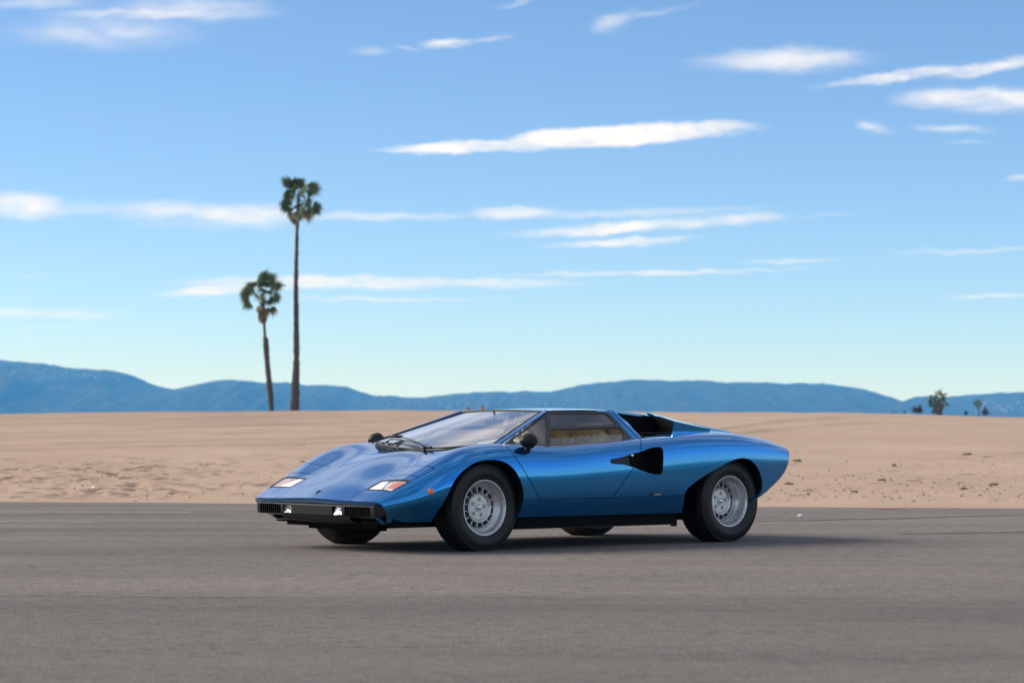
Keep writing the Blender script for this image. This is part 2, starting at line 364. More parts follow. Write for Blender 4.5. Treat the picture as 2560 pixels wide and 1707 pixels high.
def groove(fy, x0, x1, w, dep, shade_tone, off=0.0):
    """wheel track along the curve y = fy(x)"""
    yy = fy(GX); on = np.clip((GX-x0)/1.5, 0, 1)*np.clip((x1-GX)/1.5, 0, 1)
    q = (GY-yy)/w
    wv = .7+.6*vnoise(GX*1.7, GX*0+off, 31)
    GZ[:] += on*wv*dep*.6*(-np.exp(-q*q) + .55*np.exp(-((np.abs(q)-1.7)/.5)**2))
    SHADE_TONE[:] = np.maximum(SHADE_TONE, on*shade_tone*1.15*np.exp(-(q*.9)**2)*np.clip(2.2*vnoise(GX*.8, GY*.5, 77+int(off*3))-.35, 0, 1)*wv)  # broken darker band of colour along the groove
for k_, (b_, sl, w, dep, tone) in enumerate([(47,.55,.45,.05,.75),(50,.62,.45,.05,.7),(56,.75,.55,.05,.85),(59,.95,.5,.04,.7),(64,1.1,.7,.05,.85),(70,1.3,.8,.05,.7),(76,1.3,.9,.05,.8)]):
    groove(lambda x, b_=b_, sl=sl: b_+sl*(x+9.5)+.15*(x+9.5)**1.0, -16, -1.5, w, dep, tone, k_*3.3)
# curved vehicle track behind the tail, and shallow ones low on the right
groove(lambda x: 47+ 6.5*np.sqrt(np.clip((x-4.05)*2.2, 0, None)) , 4.05, 13, .9, .05, .55, 2)
groove(lambda x: 50+ 8.0*np.sqrt(np.clip((x-4.3)*2.2, 0, None)) , 4.3, 14, 1.0, .05, .5, 5)
groove(lambda x: 33.6-.62*(x-3.2), 3.0, 9.0, .16, .03, .10, 7); groove(lambda x: 30.9-.5*(x-3.2), 2.6, 9.0, .15, .03, .08, 9)
crest = np.clip((GY-62)/20, 0, 1)*np.clip((-GX-1)/7, 0, 1)*fbm(GX*.25, GY*.12, 4, 41)*1.3
SHADE_TONE = np.maximum(SHADE_TONE, crest*.7)  # uneven darker sand towards the crest
M['sand'] = mat('beach_sand', (.46,.34,.24), .95, spec=.15)
nb = NB(M['sand']); v = nb.coord()
f = nb.noise(nb.coord((.6,.6,1)), .5, 6, .55); g_ = nb.noise(v, 22, 5, .65)
c = nb.ramp(f, [(.30,(.375,.275,.205)),(.70,(.460,.352,.270))]); c = nb.mixc(nb.rng(g_,.35,.7,0,.35), c, (.36,.25,.17))
at_ = nb.n('ShaderNodeAttribute', attribute_name='shade_tone'); c = nb.mixc(nb.math('MULTIPLY', at_.outputs['Fac'], .80, True), c, (.215,.165,.125)); nb.l(c, nb.b.inputs['Base Color'])  # mixes in the painted footprint shade and darker sand tone
nb.bump(nb.noise(v, 14, 6, .7), .55, .03)
grid_obj('sand', GX, GY, GZ, M['sand'], attrs={'shade_tone': SHADE_TONE})
def sand_z(x, y):
    i = min(max(np.searchsorted(ys, y)-1, 0), len(ys)-2); j = min(max(np.searchsorted(xs, x)-1, 0), len(xs)-2)
    tx = (x-xs[j])/(xs[j+1]-xs[j]); ty = (y-ys[i])/(ys[i+1]-ys[i])
    return float((GZ[i,j]*(1-tx)+GZ[i,j+1]*tx)*(1-ty)+(GZ[i+1,j]*(1-tx)+GZ[i+1,j+1]*tx)*ty)

# hills
RID = [(-1695,246),(-1615,242),(-1523,234),(-1403,216),(-1337,216),(-1257,198),(-1191,170),(-1118,150),(-1058,164),(-973,181),(-873,179),(-807,174),(-748,178),(-675,166),(-609,170),(-542,159),(-463,132),(-370,129),(-291,126),(-211,136),(-105,143),(27,147),(133,147),(225,170),(318,181),(424,189),(503,181),(609,187),(715,179),(821,180),(900,176),(1020,176),(1126,162),(1192,146),(1244,126),(1284,117),(1337,131),(1483,138),(1589,147),(1695,148)]
RX = np.array([-6000,-4200,-3000,-2400,-1950]+[a for a, b in RID]+[2000,2600,3300,4500,6000.]); RZ = np.array([120,210,180,230,262]+[b for a, b in RID]+[165,120,180,140,90.])
hx = np.concatenate([np.linspace(-6000,-1800,60), np.arange(-1780,1781,9.0), np.linspace(1800,6000,60)]); ht = np.linspace(-1, 1, 70)
HX, HT = np.meshgrid(hx, ht); ridge = np.interp(HX, RX, RZ) + 9*(fbm(HX*.02, HX*0, 5, 61)-.47) + 4*(fbm(HX*.09, HX*0+7, 3, 63)-.45)
spur = fbm(HX*.0065+HT*.5, HT*2.2, 5, 51); sp2 = np.abs(fbm(HX*.012, HT*1.2, 4, 57)-.47)*2
prof = 1-np.abs(HT)**1.15
HZ = ridge*np.clip(prof + (1-np.abs(HT))*np.abs(HT)*(1.3*(spur-.5)-.55*sp2)*1.5, -.1, 1) - 3
HY = 8000 + HT*1900
HYw = HY + 0
M['hill'] = mat('chaparral_hillside', (.05,.055,.035), .95, spec=.1)
nb = NB(M['hill']); f = nb.noise(nb.coord(), .012, 6, .6); nb.l(nb.ramp(f, [(.38,(.010,.014,.010)),(.56,(.022,.025,.017)),(.72,(.080,.068,.048))]), nb.b.inputs['Base Color'])
grid_obj('hills', HX, HYw, HZ, M['hill'])

# haze: the air between here and the hills
M['haze'] = bpy.data.materials.new('blue_haze'); M['haze'].use_nodes = True; t = M['haze'].node_tree; t.nodes.clear()
o_ = t.nodes.new('ShaderNodeOutputMaterial'); pv = t.nodes.new('ShaderNodeVolumePrincipled'); pv.inputs['Color'].default_value = (.075,.39,1.0,1); pv.inputs['Absorption Color'].default_value = (1,1,1,1); pv.inputs['Density'].default_value = 1.2e-4; pv.inputs['Anisotropy'].default_value = .0
t.links.new(pv.outputs[0], o_.inputs['Volume'])
bm = bmesh.new(); add_box(bm, (0, 4300, 138), (13000, 12000, 284)); h_ = obj_bm('haze', bm, M['haze']); tag(h_, kind='stuff', label='pale blue haze lying before the far hills')

# ------------------------------------------------------------------ the car
CAR_YAW, CAR_X, CAR_Y = 0.7177, -0.7371, 17.6943
car = empty('sports_car', (CAR_X, CAR_Y, 0), CAR_YAW)
tag(car, 'low wedge-shaped metallic blue sports car parked on the asphalt', 'sports car')
# car frame here: x to the rear (front axle 0, rear axle 2.45), y to the car's left, z up; local object frame is (x, -y, z)
def L3(p): return (p[0], -p[1], p[2])
SEC=[
(-.95,[(0,.352),(.43,.338),(.60,.334),(.67,.328),(.700,.318),(.717,.308),(.722,.30),(.700,.252),(.610,.198)]),
(-.87,[(0,.392),(.43,.376),(.60,.371),(.68,.365),(.715,.355),(.732,.346),(.738,.337),(.712,.268),(.622,.199)]),
(-.76,[(0,.450),(.43,.435),(.60,.434),(.69,.429),(.737,.418),(.760,.404),(.772,.385),(.755,.290),(.645,.199)]),
(-.60,[(0,.522),(.425,.503),(.60,.509),(.705,.507),(.768,.490),(.800,.468),(.817,.438),(.808,.320),(.700,.203)]),
(-.40,[(0,.613),(.405,.592),(.61,.607),(.725,.610),(.800,.588),(.840,.560),(.859,.522),(.852,.355),(.770,.209)]),
(-.20,[(0,.680),(.37,.666),(.615,.690),(.735,.697),(.812,.668),(.864,.624),(.884,.575),(.876,.368),(.815,.215)]),
(0.0,[(0,.712),(.36,.712),(.62,.736),(.735,.743),(.818,.716),(.876,.665),(.898,.605),(.890,.368),(.842,.224)]),
(0.2,[(0,.735),(.36,.74),(.64,.756),(.742,.758),(.826,.735),(.886,.683),(.909,.622),(.901,.36),(.856,.231)]),
(0.6,[(0,.74),(.36,.74),(.66,.746),(.762,.742),(.846,.722),(.902,.676),(.923,.620),(.912,.36),(.864,.232)]),
(1.0,[(0,.74),(.36,.74),(.67,.757),(.772,.757),(.859,.740),(.914,.696),(.933,.638),(.919,.36),(.870,.232)]),
(1.45,[(0,.79),(.36,.79),(.67,.793),(.78,.787),(.868,.770),(.922,.726),(.941,.664),(.924,.36),(.874,.232)]),
(1.90,[(0,.84),(.36,.84),(.67,.832),(.78,.822),(.868,.804),(.924,.765),(.945,.703),(.926,.36),(.876,.232)]),
(2.30,[(0,.86),(.36,.86),(.67,.850),(.78,.838),(.864,.822),(.920,.785),(.944,.732),(.926,.36),(.878,.232)]),
(2.60,[(0,.855),(.36,.853),(.66,.843),(.77,.832),(.852,.818),(.909,.783),(.935,.734),(.921,.37),(.893,.25)]),
(2.85,[(0,.83),(.36,.828),(.65,.814),(.76,.802),(.836,.788),(.890,.756),(.914,.714),(.902,.40),(.877,.30)]),
(3.10,[(0,.785),(.36,.782),(.63,.766),(.74,.752),(.812,.737),(.857,.712),(.876,.680),(.866,.47),(.846,.40)]),
(3.30,[(0,.73),(.36,.727),(.61,.708),(.71,.690),(.782,.674),(.822,.652),(.839,.622),(.83,.50),(.815,.44)]),
]
VK = np.array([0,.36,.61,.735,.825,.895,.965,1.23,1.38]); VF = np.concatenate([-VK[:0:-1], VK])
XG = np.linspace(-1.0, 3.35, 436)
def _smooth(xs_, Y, lam):
    n = len(XG); h = XG[1]-XG[0]; A = np.zeros((len(xs_), n))
    for i, x in enumerate(xs_):
        k = min(max(int((x-XG[0])/h), 0), n-2); t = (x-XG[k])/h; A[i,k] = 1-t; A[i,k+1] = t
    D = np.zeros((n-2, n))
    for i in range(n-2): D[i, i:i+3] = (1,-2,1)
    D /= h*h
    return np.linalg.solve(A.T@A+lam*h*(D.T@D), A.T@Y)
def _basis(V):
    n = len(V); h = np.diff(V); A = np.zeros((n,n)); B = np.zeros((n,n)); A[0,0] = A[-1,-1] = 1
    for i in range(1, n-1):
        A[i,i-1] = h[i-1]; A[i,i] = 2*(h[i-1]+h[i]); A[i,i+1] = h[i]
        B[i,i-1] = 6/h[i-1]; B[i,i] = -6/h[i-1]-6/h[i]; B[i,i+1] = 6/h[i]
    return np.linalg.solve(A, B)
_K = _basis(VF)
_half = _smooth(np.array([s[0] for s in SEC]), np.array([np.array(s[1]).ravel() for s in SEC]), 2e-5).reshape(len(XG), 9, 2)
_mir = _half[:, :0:-1, :].copy(); _mir[..., 0] *= -1
_COL = np.concatenate([_mir, _half], 1)
def S(x, v):
    """point of the body skin: x along the car, v around the section from the centre line (negative = right side)"""
    x, v = np.broadcast_arrays(np.atleast_1d(np.asarray(x, float)), np.atleast_1d(np.asarray(v, float)))
    k = np.clip(np.searchsorted(VF, v)-1, 0, len(VF)-2); h = VF[k+1]-VF[k]; a = (VF[k+1]-v)/h; b = (v-VF[k])/h
    Bm = np.zeros((len(v), len(VF))); r = np.arange(len(v)); Bm[r,k] += a; Bm[r,k+1] += b
    Bm += ((a**3-a)*h*h/6)[:,None]*_K[k] + ((b**3-b)*h*h/6)[:,None]*_K[k+1]
    t = (x-XG[0])/(XG[1]-XG[0]); k = np.clip(t.astype(int), 1, len(XG)-3); t = (t-k)[:,None,None]
    p0, p1, p2, p3 = _COL[k-1], _COL[k], _COL[k+1], _COL[k+2]
    C = p1+.5*t*(p2-p0+t*(2*p0-5*p1+4*p2-p3+t*(3*(p1-p2)+p3-p0)))
    return np.concatenate([x[:,None], np.einsum('nk,nkc->nc', Bm, C)], 1)
def SN(x, v, e=4e-3):
    x = np.asarray(x, float); v = np.asarray(v, float)
    n = np.cross(S(x, v+e)-S(x, v-e), S(x+e, v)-S(x-e, v)); n /= np.linalg.norm(n, axis=1)[:,None]
    return -n

def resample(poly, step, closed=True):
    P = np.asarray(poly, float); o = []
    n = len(P)
    for i in range(n if closed else n-1):
        a, b = P[i], P[(i+1) % n]; k = max(1, int(math.ceil(np.linalg.norm(b-a)/step)))
        for j in range(k): o.append(a+(b-a)*j/k)
    if not closed: o.append(P[-1])
    return np.array(o)
def area(P): return .5*np.sum(P[:,0]*np.roll(P[:,1],-1)-np.roll(P[:,0],-1)*P[:,1])
def inset(P, d):
    """move a closed outline inwards by d (negative = outwards)"""
    P = np.asarray(P, float); s = 1 if area(P) > 0 else -1
    a = P-np.roll(P,1,0); b = np.roll(P,-1,0)-P; a /= np.linalg.norm(a,axis=1)[:,None]+1e-12; b /= np.linalg.norm(b,axis=1)[:,None]+1e-12
    na = np.stack([-a[:,1],a[:,0]],1)*s; nb_ = np.stack([-b[:,1],b[:,0]],1)*s; m_ = na+nb_; q = np.clip((m_*na).sum(1), .5, None)
    return P+d*m_/q[:,None]
def pip(pts, poly):
    x, y = pts[:,0], pts[:,1]; c = np.zeros(len(pts), bool); n = len(poly)
    for i in range(n):
        x1, y1 = poly[i]; x2, y2 = poly[(i+1) % n]
        cond = (y1 > y) != (y2 > y)
        with np.errstate(divide='ignore', invalid='ignore'): xx = (x2-x1)*(y-y1)/(y2-y1)+x1
        c ^= cond & (x < xx)
    return c
def segdist(pts, poly):
    d = np.full(len(pts), 9.0); n = len(poly)
    for i in range(n):
        a, b = poly[i], poly[(i+1) % n]; ab = b-a; t = np.clip(((pts-a)@ab)/(ab@ab+1e-12), 0, 1)
        d = np.minimum(d, np.linalg.norm(pts-(a+t[:,None]*ab), axis=1))
    return d
def tri_domain(outer, holes, gx, gv, bstep):
    loops = [resample(outer, bstep)]+[resample(h, bstep) for h in holes]
    lo = loops[0].min(0); hi = loops[0].max(0)
    X, Y = np.meshgrid(np.arange(lo[0], hi[0], gx), np.arange(lo[1], hi[1], gv)); pts = np.stack([X.ravel(), Y.ravel()], 1)
    keep = pip(pts, loops[0])
    for h in loops[1:]: keep &= ~pip(pts, h)
    pts = pts[keep]
    for l in loops: pts = pts[segdist(pts, l) > .45*min(gx, gv)]
    V = np.concatenate(loops+[pts]); E = []; k = 0
    for l in loops:
        E += [(k+i, k+(i+1) % len(l)) for i in range(len(l))]; k += len(l)
    r = delaunay_2d_cdt([Vector(p) for p in V], E, [], 0, 1e-6)
    V2 = np.array([tuple(p) for p in r[0]]); T = np.array([f for f in r[2] if len(f) == 3]); c = V2[T].mean(1)
    keep = pip(c, loops[0])
    for h in loops[1:]: keep &= ~pip(c, h)
    return V2, T[keep], loops
def build_panel(name, outer, holes, material, parent, fpos, fnor, gx=.022, gv=.018, bstep=.012, gap=.0030, depth=.022, off=0.0, lip=True):
    """a sheet on a surface (fpos/fnor of two parameters) with real thickness at its edges"""
    outer = inset(resample(outer, bstep*1.5), gap) if gap else np.asarray(outer, float)
    holes = [inset(resample(h, bstep*1.5), -gap) if gap else np.asarray(h, float) for h in holes]
    V, T, loops = tri_domain(outer, holes, gx, gv, bstep)
    P = fpos(V[:,0], V[:,1]); N = fnor(V[:,0], V[:,1]); P = P+N*off
    verts = list(P); faces = []; ln = []
    g = np.cross(P[T[:,1]]-P[T[:,0]], P[T[:,2]]-P[T[:,0]]); flip = (g*N[T[:,0]]).sum(1) < 0
    T = np.where(flip[:,None], T[:,[0,2,1]], T)
    for t in T:
        faces.append(tuple(t)); ln += [N[t[0]], N[t[1]], N[t[2]]]
    if depth:
        for li, l in enumerate(loops):
            p = fpos(l[:,0], l[:,1]); n_ = fnor(l[:,0], l[:,1]); p = p+n_*off; q = p-n_*depth; k = len(verts); m_ = len(l)
            tang = np.roll(p,-1,0)-np.roll(p,1,0); o = np.cross(tang, n_); o /= np.linalg.norm(o,axis=1)[:,None]+1e-12
            cc = fpos(l[:,0]*.999+.001*l[:,0].mean(), l[:,1]*.999+.001*l[:,1].mean())+n_*off
            s = 1 if ((o*(p-cc)).sum() > 0) == (li == 0) else -1
            o = o*s
            verts += list(p)+list(q)
            for i in range(m_):
                j = (i+1) % m_; a, b, c, d = k+i, k+j, k+m_+j, k+m_+i
                gn = np.cross(p[j]-p[i], q[i]-p[i])
                if (gn*o[i]).sum() < 0: faces.append((a, d, c, b)); ln += [o[i], o[i], o[j], o[j]]
                else: faces.append((a, b, c, d)); ln += [o[i], o[j], o[j], o[i]]
    W = np.array(verts); W[:,1] *= -1; LN = np.array(ln); LN[:,1] *= -1
    faces = [tuple(f[::-1]) for f in faces]; ln2 = []; k = 0
    for f in faces:
        n = len(f); ln2 += list(LN[k:k+n][::-1]); k += n
    return obj(name, W, faces, material, parent, loopn=ln2)
def skin(name, outer, holes, material, parent=None, side=1, **k):
    sg = lambda P: np.array([(a, b*side) for a, b in P])
    return build_panel(name, sg(outer), [sg(h) for h in holes], material, parent or car, S, SN, **k)

def smooth_line(pts, step=.02):
    """Catmull-Rom through points"""
    P = np.asarray(pts, float); o = []
    for i in range(len(P)-1):
        p0, p1, p2, p3 = P[max(i-1,0)], P[i], P[i+1], P[min(i+2,len(P)-1)]; k = max(1, int(np.linalg.norm(p2-p1)/step))
        for j in range(k):
            t = j/k; o.append(tuple(p1+.5*t*(p2-p0+t*(2*p0-5*p1+4*p2-p3+t*(3*(p1-p2)+p3-p0)))))
    o.append(tuple(P[-1])); return o
# outlines on the skin (x, v), read off the car's own lines
CLINE = smooth_line([(-.906,.392),(-.885,.366),(-.85,.356),(-.763,.362),(-.61,.360),(-.426,.350),(-.266,.345),(-.16,.335)])
NOSE = smooth_line([(-.906,.392),(-.901,.60),(-.893,.72),(-.884,.79),(-.872,.855)])
FEDGE = [(-.872,.855),(-.868,.92),(-.858,1.0),(-.838,1.13),(-.815,1.23),(-.745,1.372)]
ARCHF = smooth_line([(-.428,1.379),(-.407,1.3),(-.383,1.229),(-.346,1.107),(-.309,1.038),(-.257,.982),(-.205,.947),(-.153,.928),(-.101,.919),(-.045,.919),(.016,.926),(.058,.935),(.106,.951),(.154,.976),(.207,1.023),(.232,1.057),(.255,1.096),(.28,1.148),(.294,1.198),(.298,1.236)])
ARCHF2 = smooth_line([(.298,1.236),(.299,1.284),(.293,1.334),(.278,1.38)])
DOORF = smooth_line([(.198,.815),(.201,.836),(.22,.909),(.246,.958),(.294,1.029),(.356,1.111),(.41,1.176),(.455,1.230)])
DOORR = smooth_line([(1.154,1.233),(1.223,1.152),(1.294,1.084),(1.353,1.036)])
DOORR2 = smooth_line([(1.426,.933),(1.449,.889),(1.483,.847),(1.504,.816),(1.54,.761)])
DUCT_T1 = smooth_line([(1.119,.984),(1.126,.972),(1.229,.963),(1.333,.946),(1.426,.933)])
DUCT_T2 = smooth_line([(1.426,.933),(1.477,.922),(1.523,.913),(1.56,.909),(1.603,.909),(1.642,.915),(1.654,.928),(1.656,.954),(1.652,1.006),(1.648,1.047),(1.644,1.072),(1.630,1.087),(1.598,1.089),(1.562,1.086),(1.518,1.078),(1.43,1.056),(1.353,1.036)])
DUCT_B1 = smooth_line([(1.353,1.036),(1.327,1.028),(1.242,1.010),(1.133,.999),(1.119,.984)])
ARCHR = smooth_line([(1.903,1.228),(1.901,1.219),(1.905,1.207),(1.912,1.196),(1.929,1.182),(1.99,1.153),(2.104,1.118),(2.208,1.094),(2.314,1.07),(2.381,1.057),(2.45,1.047),(2.514,1.044),(2.578,1.049),(2.636,1.065),(2.682,1.089),(2.723,1.121),(2.751,1.158),(2.763,1.183),(2.763,1.214),(2.745,1.247),(2.705,1.27),(2.662,1.288)])
ARCHR0 = smooth_line([(1.919,1.38),(1.909,1.30),(1.903,1.228)])
TAILE = smooth_line([(2.664,1.305),(2.78,1.262),(2.90,1.218),(2.985,1.190),(3.055,1.145),(3.095,1.085),(3.116,1.0),(3.127,.93),(3.140,.85),(3.160,.72),(3.178,.55)])
WSB = [( -.03+.214*(v_/.70)**2, v_) for v_ in np.linspace(.335,.70,14)]
HEADL = [(-.760,.384),(-.612,.382),(-.607,.788),(-.760,.787)]
COVER = [(-.546,.388),(-.412,.392),(-.423,.819),(-.548,.804)]
half = []
for side in (1, -1):
    fender = NOSE + FEDGE[1:] + [(-.62,1.372),(-.428,1.379)] + ARCHF[1:] + [(.455,1.230)] + DOORF[::-1][1:] + [(.20,.765),(.184,.70)] + WSB[::-1][1:] + CLINE[::-1][:-1]
    skin('front_fender', fender, [HEADL, COVER], M['paint'], side=side)
    skin('headlamp_cover', COVER, [], M['paint'], side=side, depth=.012)
    door_outline = DOORF + [(1.154,1.233)] + DOORR[1:] + DUCT_B1[1:] + DUCT_T1[1:] + DOORR2[1:] + [(1.545,.715),(1.0,.70),(.6,.70),(.30,.715),(.24,.755)]
    d_ = skin('door', door_outline, [], M['paint'], side=side); half.append(d_)
    sill = [(.455,1.230),(1.154,1.233),(1.903,1.228)] + ARCHR0[::-1][1:] + [(.278,1.38)] + ARCHF2[::-1][1:]
    skin('sill_panel', sill, [], M['paint'], side=side, gap=.0012)
    quarter = [(1.154,1.233)] + ARCHR + TAILE + [(2.05,.55),(1.96,.66),(1.57,.69),(1.54,.761)] + DOORR2[::-1][1:] + DUCT_T2[1:] + DOORR[::-1][1:-1]
    skin('rear_quarter_panel', quarter, [], M['paint'], side=side)
hood = CLINE + [(-.175,.22),(-.185,0),(-.175,-.22)] + [(a, -b) for a, b in CLINE[::-1]] + [(-.914,-.2),(-.917,0),(-.914,.2)]
hood_o = skin('hood', hood, [], M['paint'])
cowl = [(-.16,.335),(-.175,.22),(-.185,0),(-.175,-.22),(-.16,-.335)] + [(-.03+.214*(v_/.70)**2, v_) for v_ in np.linspace(-.335,.335,15)]
skin('cowl_panel', cowl, [], M['paint'])
deck = [(2.05,-.55),(3.178,-.55),(3.195,-.25),(3.2,0),(3.195,.25),(3.178,.55),(2.05,.55)]
skin('engine_deck', deck, [], M['paint'])
door_l, door_r = half

# nose lip under the hood edge, tail panel
def strip(name, A, B, material, parent=None, smooth=True):
    """ruled sheet between two 3d polylines of equal length"""
    n = len(A); v_ = [L3(p) for p in A]+[L3(p) for p in B]
    f_ = [(i, i+1, n+i+1, n+i) for i in range(n-1)]
    return obj(name, v_, f_, material, parent or car, smooth)
nose_line = [S(a, b)[0] for a, b in ([(x, -v_) for x, v_ in NOSE[::-1]] + [(-.914,-.2),(-.917,0),(-.914,.2)] + NOSE)]
strip('nose_lip', [p-np.array([0,0,.0015]) for p in nose_line], [p+np.array([.030,0,-.030]) for p in nose_line], M['paint'])
tl = [S(a, b)[0] for a, b in [(x, -v_) for x, v_ in TAILE] + [(3.195,-.25),(3.2,0),(3.195,.25)] + TAILE[::-1]]
strip('tail_panel', tl, [np.array([min(p[0]-.015,3.08), p[1]*.95, p[2]+(.60-p[2])*.12]) for p in tl], M['black_plastic'])
# plane behind the tail recess
tl2 = [L3((min(p[0]-.015,3.08), p[1]*.95, p[2]+(.60-p[2])*.12)) for p in tl]
obj('tail_recess', tl2, [tuple(range(len(tl2)))], M['black'], car)

# side air scoops: floor sinking inwards towards the rear
def scoop_depth(x): return .003+.155*np.clip((x-1.12)/.54, 0, 1)**1.5
for side, dr in ((1, door_l), (-1, door_r)):
    D_ = DUCT_T1 + DUCT_T2[1:] + DUCT_B1[1:-1]
    def cut(x0, x1): # clip outline between two x
        P = resample([(a, b) for a, b in D_], .01); out_ = []
        n = len(P)
        for i in range(n):
            a, b = P[i], P[(i+1) % n]
            ina, inb = x0 <= a[0] <= x1, x0 <= b[0] <= x1
            if ina: out_.append(tuple(a))
            if ina != inb:
                xc = x0 if (a[0] < x0) != (b[0] < x0) else x1
                t_ = (xc-a[0])/(b[0]-a[0]); out_.append((xc, a[1]+t_*(b[1]-a[1])))
        return out_
    fp = lambda x, v_: S(x, v_)-SN(x, v_)*scoop_depth(x)[:,None]
    def fn(x, v_, e=3e-3):
        n = np.cross(fp(x, v_+e)-fp(x, v_-e), fp(x+e, v_)-fp(x-e, v_)); n /= np.linalg.norm(n,axis=1)[:,None]; q = SN(x, v_); return n*np.sign((n*q).sum(1))[:,None]
    for nm, x0, x1, mt, par in (('scoop_front', 1.0, 1.352, 'black_plastic', car), ('scoop_throat', 1.354, 1.9, 'black', car)):
        P = [(a, b*side) for a, b in cut(x0, x1)]
        build_panel(nm, P, [], M[mt], par, fp, fn, gap=0, depth=0)
    # wall of the duct from skin edge down to the floor
    P = resample([(a, b*side) for a, b in D_], .012); p = S(P[:,0], P[:,1]); n_ = SN(P[:,0], P[:,1]); q = p-n_*(scoop_depth(P[:,0])[:,None]+.003); p = p-n_*.001
    k = len(P); obj('scoop_wall', [L3(a) for a in p]+[L3(a) for a in q], [(i, (i+1) % k, k+(i+1) % k, k+i) for i in range(k)], M['black'], car)
    # door handle catch in the scoop
    h_ = S(1.345, .951*side)[0]; nn = SN(np.array([1.345]), np.array([.951*side]))[0]
    bm = bmesh.new(); add_box(bm, L3(h_-nn*.006), (.026,.008,.013), bev=.002); hd = obj_bm('door_handle', bm, M['chrome'], car)
    h_ = S(-.512, 1.068*side)[0]; bm = bmesh.new(); nn = SN(np.array([-.512]), np.array([1.068*side]))[0]
    add_box(bm, L3(h_+nn*.004), (.036,.022,.034), Matrix.Rotation(math.atan2(-nn[0], nn[1])*side*1, 3, 'Z') if False else None, bev=.004, seg=2); obj_bm('side_marker_lamp', bm, M['amber'], car, 40)

# headlamp units set into the fenders
for side in (1, -1):
    hl = np.array(HEADL); c_ = hl.mean(0)
    fr = skin('indicator_lamp', inset(hl, .001), [inset(hl, .0085)], M['seal'], side=side, gap=0, depth=.02, off=.001)
    lens = inset(hl, .008)
    # split: frosted inner part, clear outer part over the amber bulb housing
    A, B, C_, D_ = [np.array(q) for q in lens]
    mid1 = A+(D_-A)*.58; mid2 = B+(C_-B)*.30
    # diagonal joint between frosted and clear halves
    skin('frosted_lens', [A, B, mid2, mid1], [], M['lamp_white'], fr, side=side, gap=.0004, depth=.004, off=-.004)
    inner = [mid1, mid2, C_, D_]
    skin('lamp_bowl', inner, [], M['lamp_white'], fr, side=side, gap=.0004, depth=.0, off=-.012)
    ic = np.mean(inner, 0); am = [ic+(np.array(q)-ic)*.62+np.array([.012,.012]) for q in inner]
    skin('amber_bulb_cover', am, [], M['amber' if side > 0 else 'amber_pale'], fr, side=side, gap=0, depth=.003, off=-.009, bstep=.02)
    skin('clear_lens', inner, [], M['clear'], fr, side=side, gap=.0004, depth=0, off=-.003)

# front emblem, a dark shield with a bright rim
def shield(sc):
    return [(-.030*sc,0),(-.016*sc,.013*sc),(.004*sc,.020*sc),(.026*sc,.021*sc),(.029*sc,0),(.026*sc,-.021*sc),(.004*sc,-.020*sc),(-.016*sc,-.013*sc)]
ec = S(-.838, 0)[0]; sl_ = math.atan2(S(-.80,0)[0][2]-S(-.87,0)[0][2], .07)
def on_hood(p, o): return L3((ec[0]+p[0]*math.cos(sl_)-o*math.sin(sl_), p[1], ec[2]+p[0]*math.sin(sl_)+o*math.cos(sl_)))
bm = bmesh.new(); add_poly_prism(bm, [on_hood(p, -.004) for p in shield(1.05)], Vector(on_hood((0,0), .007))-Vector(on_hood((0,0), 0))); em = obj_bm('emblem', bm, M['chrome'], car)
bm = bmesh.new(); add_poly_prism(bm, [on_hood(p, .0032) for p in shield(.82)], Vector(on_hood((0,0), .001))-Vector(on_hood((0,0), 0))); obj_bm('emblem_face', bm, M['black'], em)

# ------------------------------------------------------------------ front bumper, lamps, chin
def bx(y): return -.898+.022*(abs(y)/.69)**2
Y = np.linspace(-.69, .69, 41)
sec = [(.030,.338),(.004,.330),(-.004,.320),(0.002,.256),(.010,.249),(.035,.246)]           # (dx, z) profile of the bar
ends = [(.062,.742)]
GRL = (.385,.665); LMP = (.252,.362)
bm = bmesh.new(); cols = []
for y in Y: cols.append([bm.verts.new(L3((bx(y)+d, y, z))) for d, z in sec])
cap = lambda s: [bm.verts.new(L3((-.815+ (0 if i not in (0,) else .01), s*.748, z*1.0+(.0 if i < 3 else .012)))) for i, (d, z) in enumerate(sec)]
cols = [cap(-1)]+cols+[cap(1)]
for i in range(len(cols)-1):
    for j in range(len(sec)-1):
        # leave the grille and lamp bays open in the face
        yc = 0 if i == 0 or i == len(cols)-2 else abs(Y[min(max(i-1,0),40)]+Y[min(i,40)])/2
        if j == 2 and i not in (0, len(cols)-2) and (GRL[0] < yc < GRL[1] or LMP[0] < yc < LMP[1]): continue
        bm.faces.new((cols[i][j], cols[i+1][j], cols[i+1][j+1], cols[i][j+1]))
bump_o = obj_bm('front_bumper', bm, M['black_plastic'], car, 35)
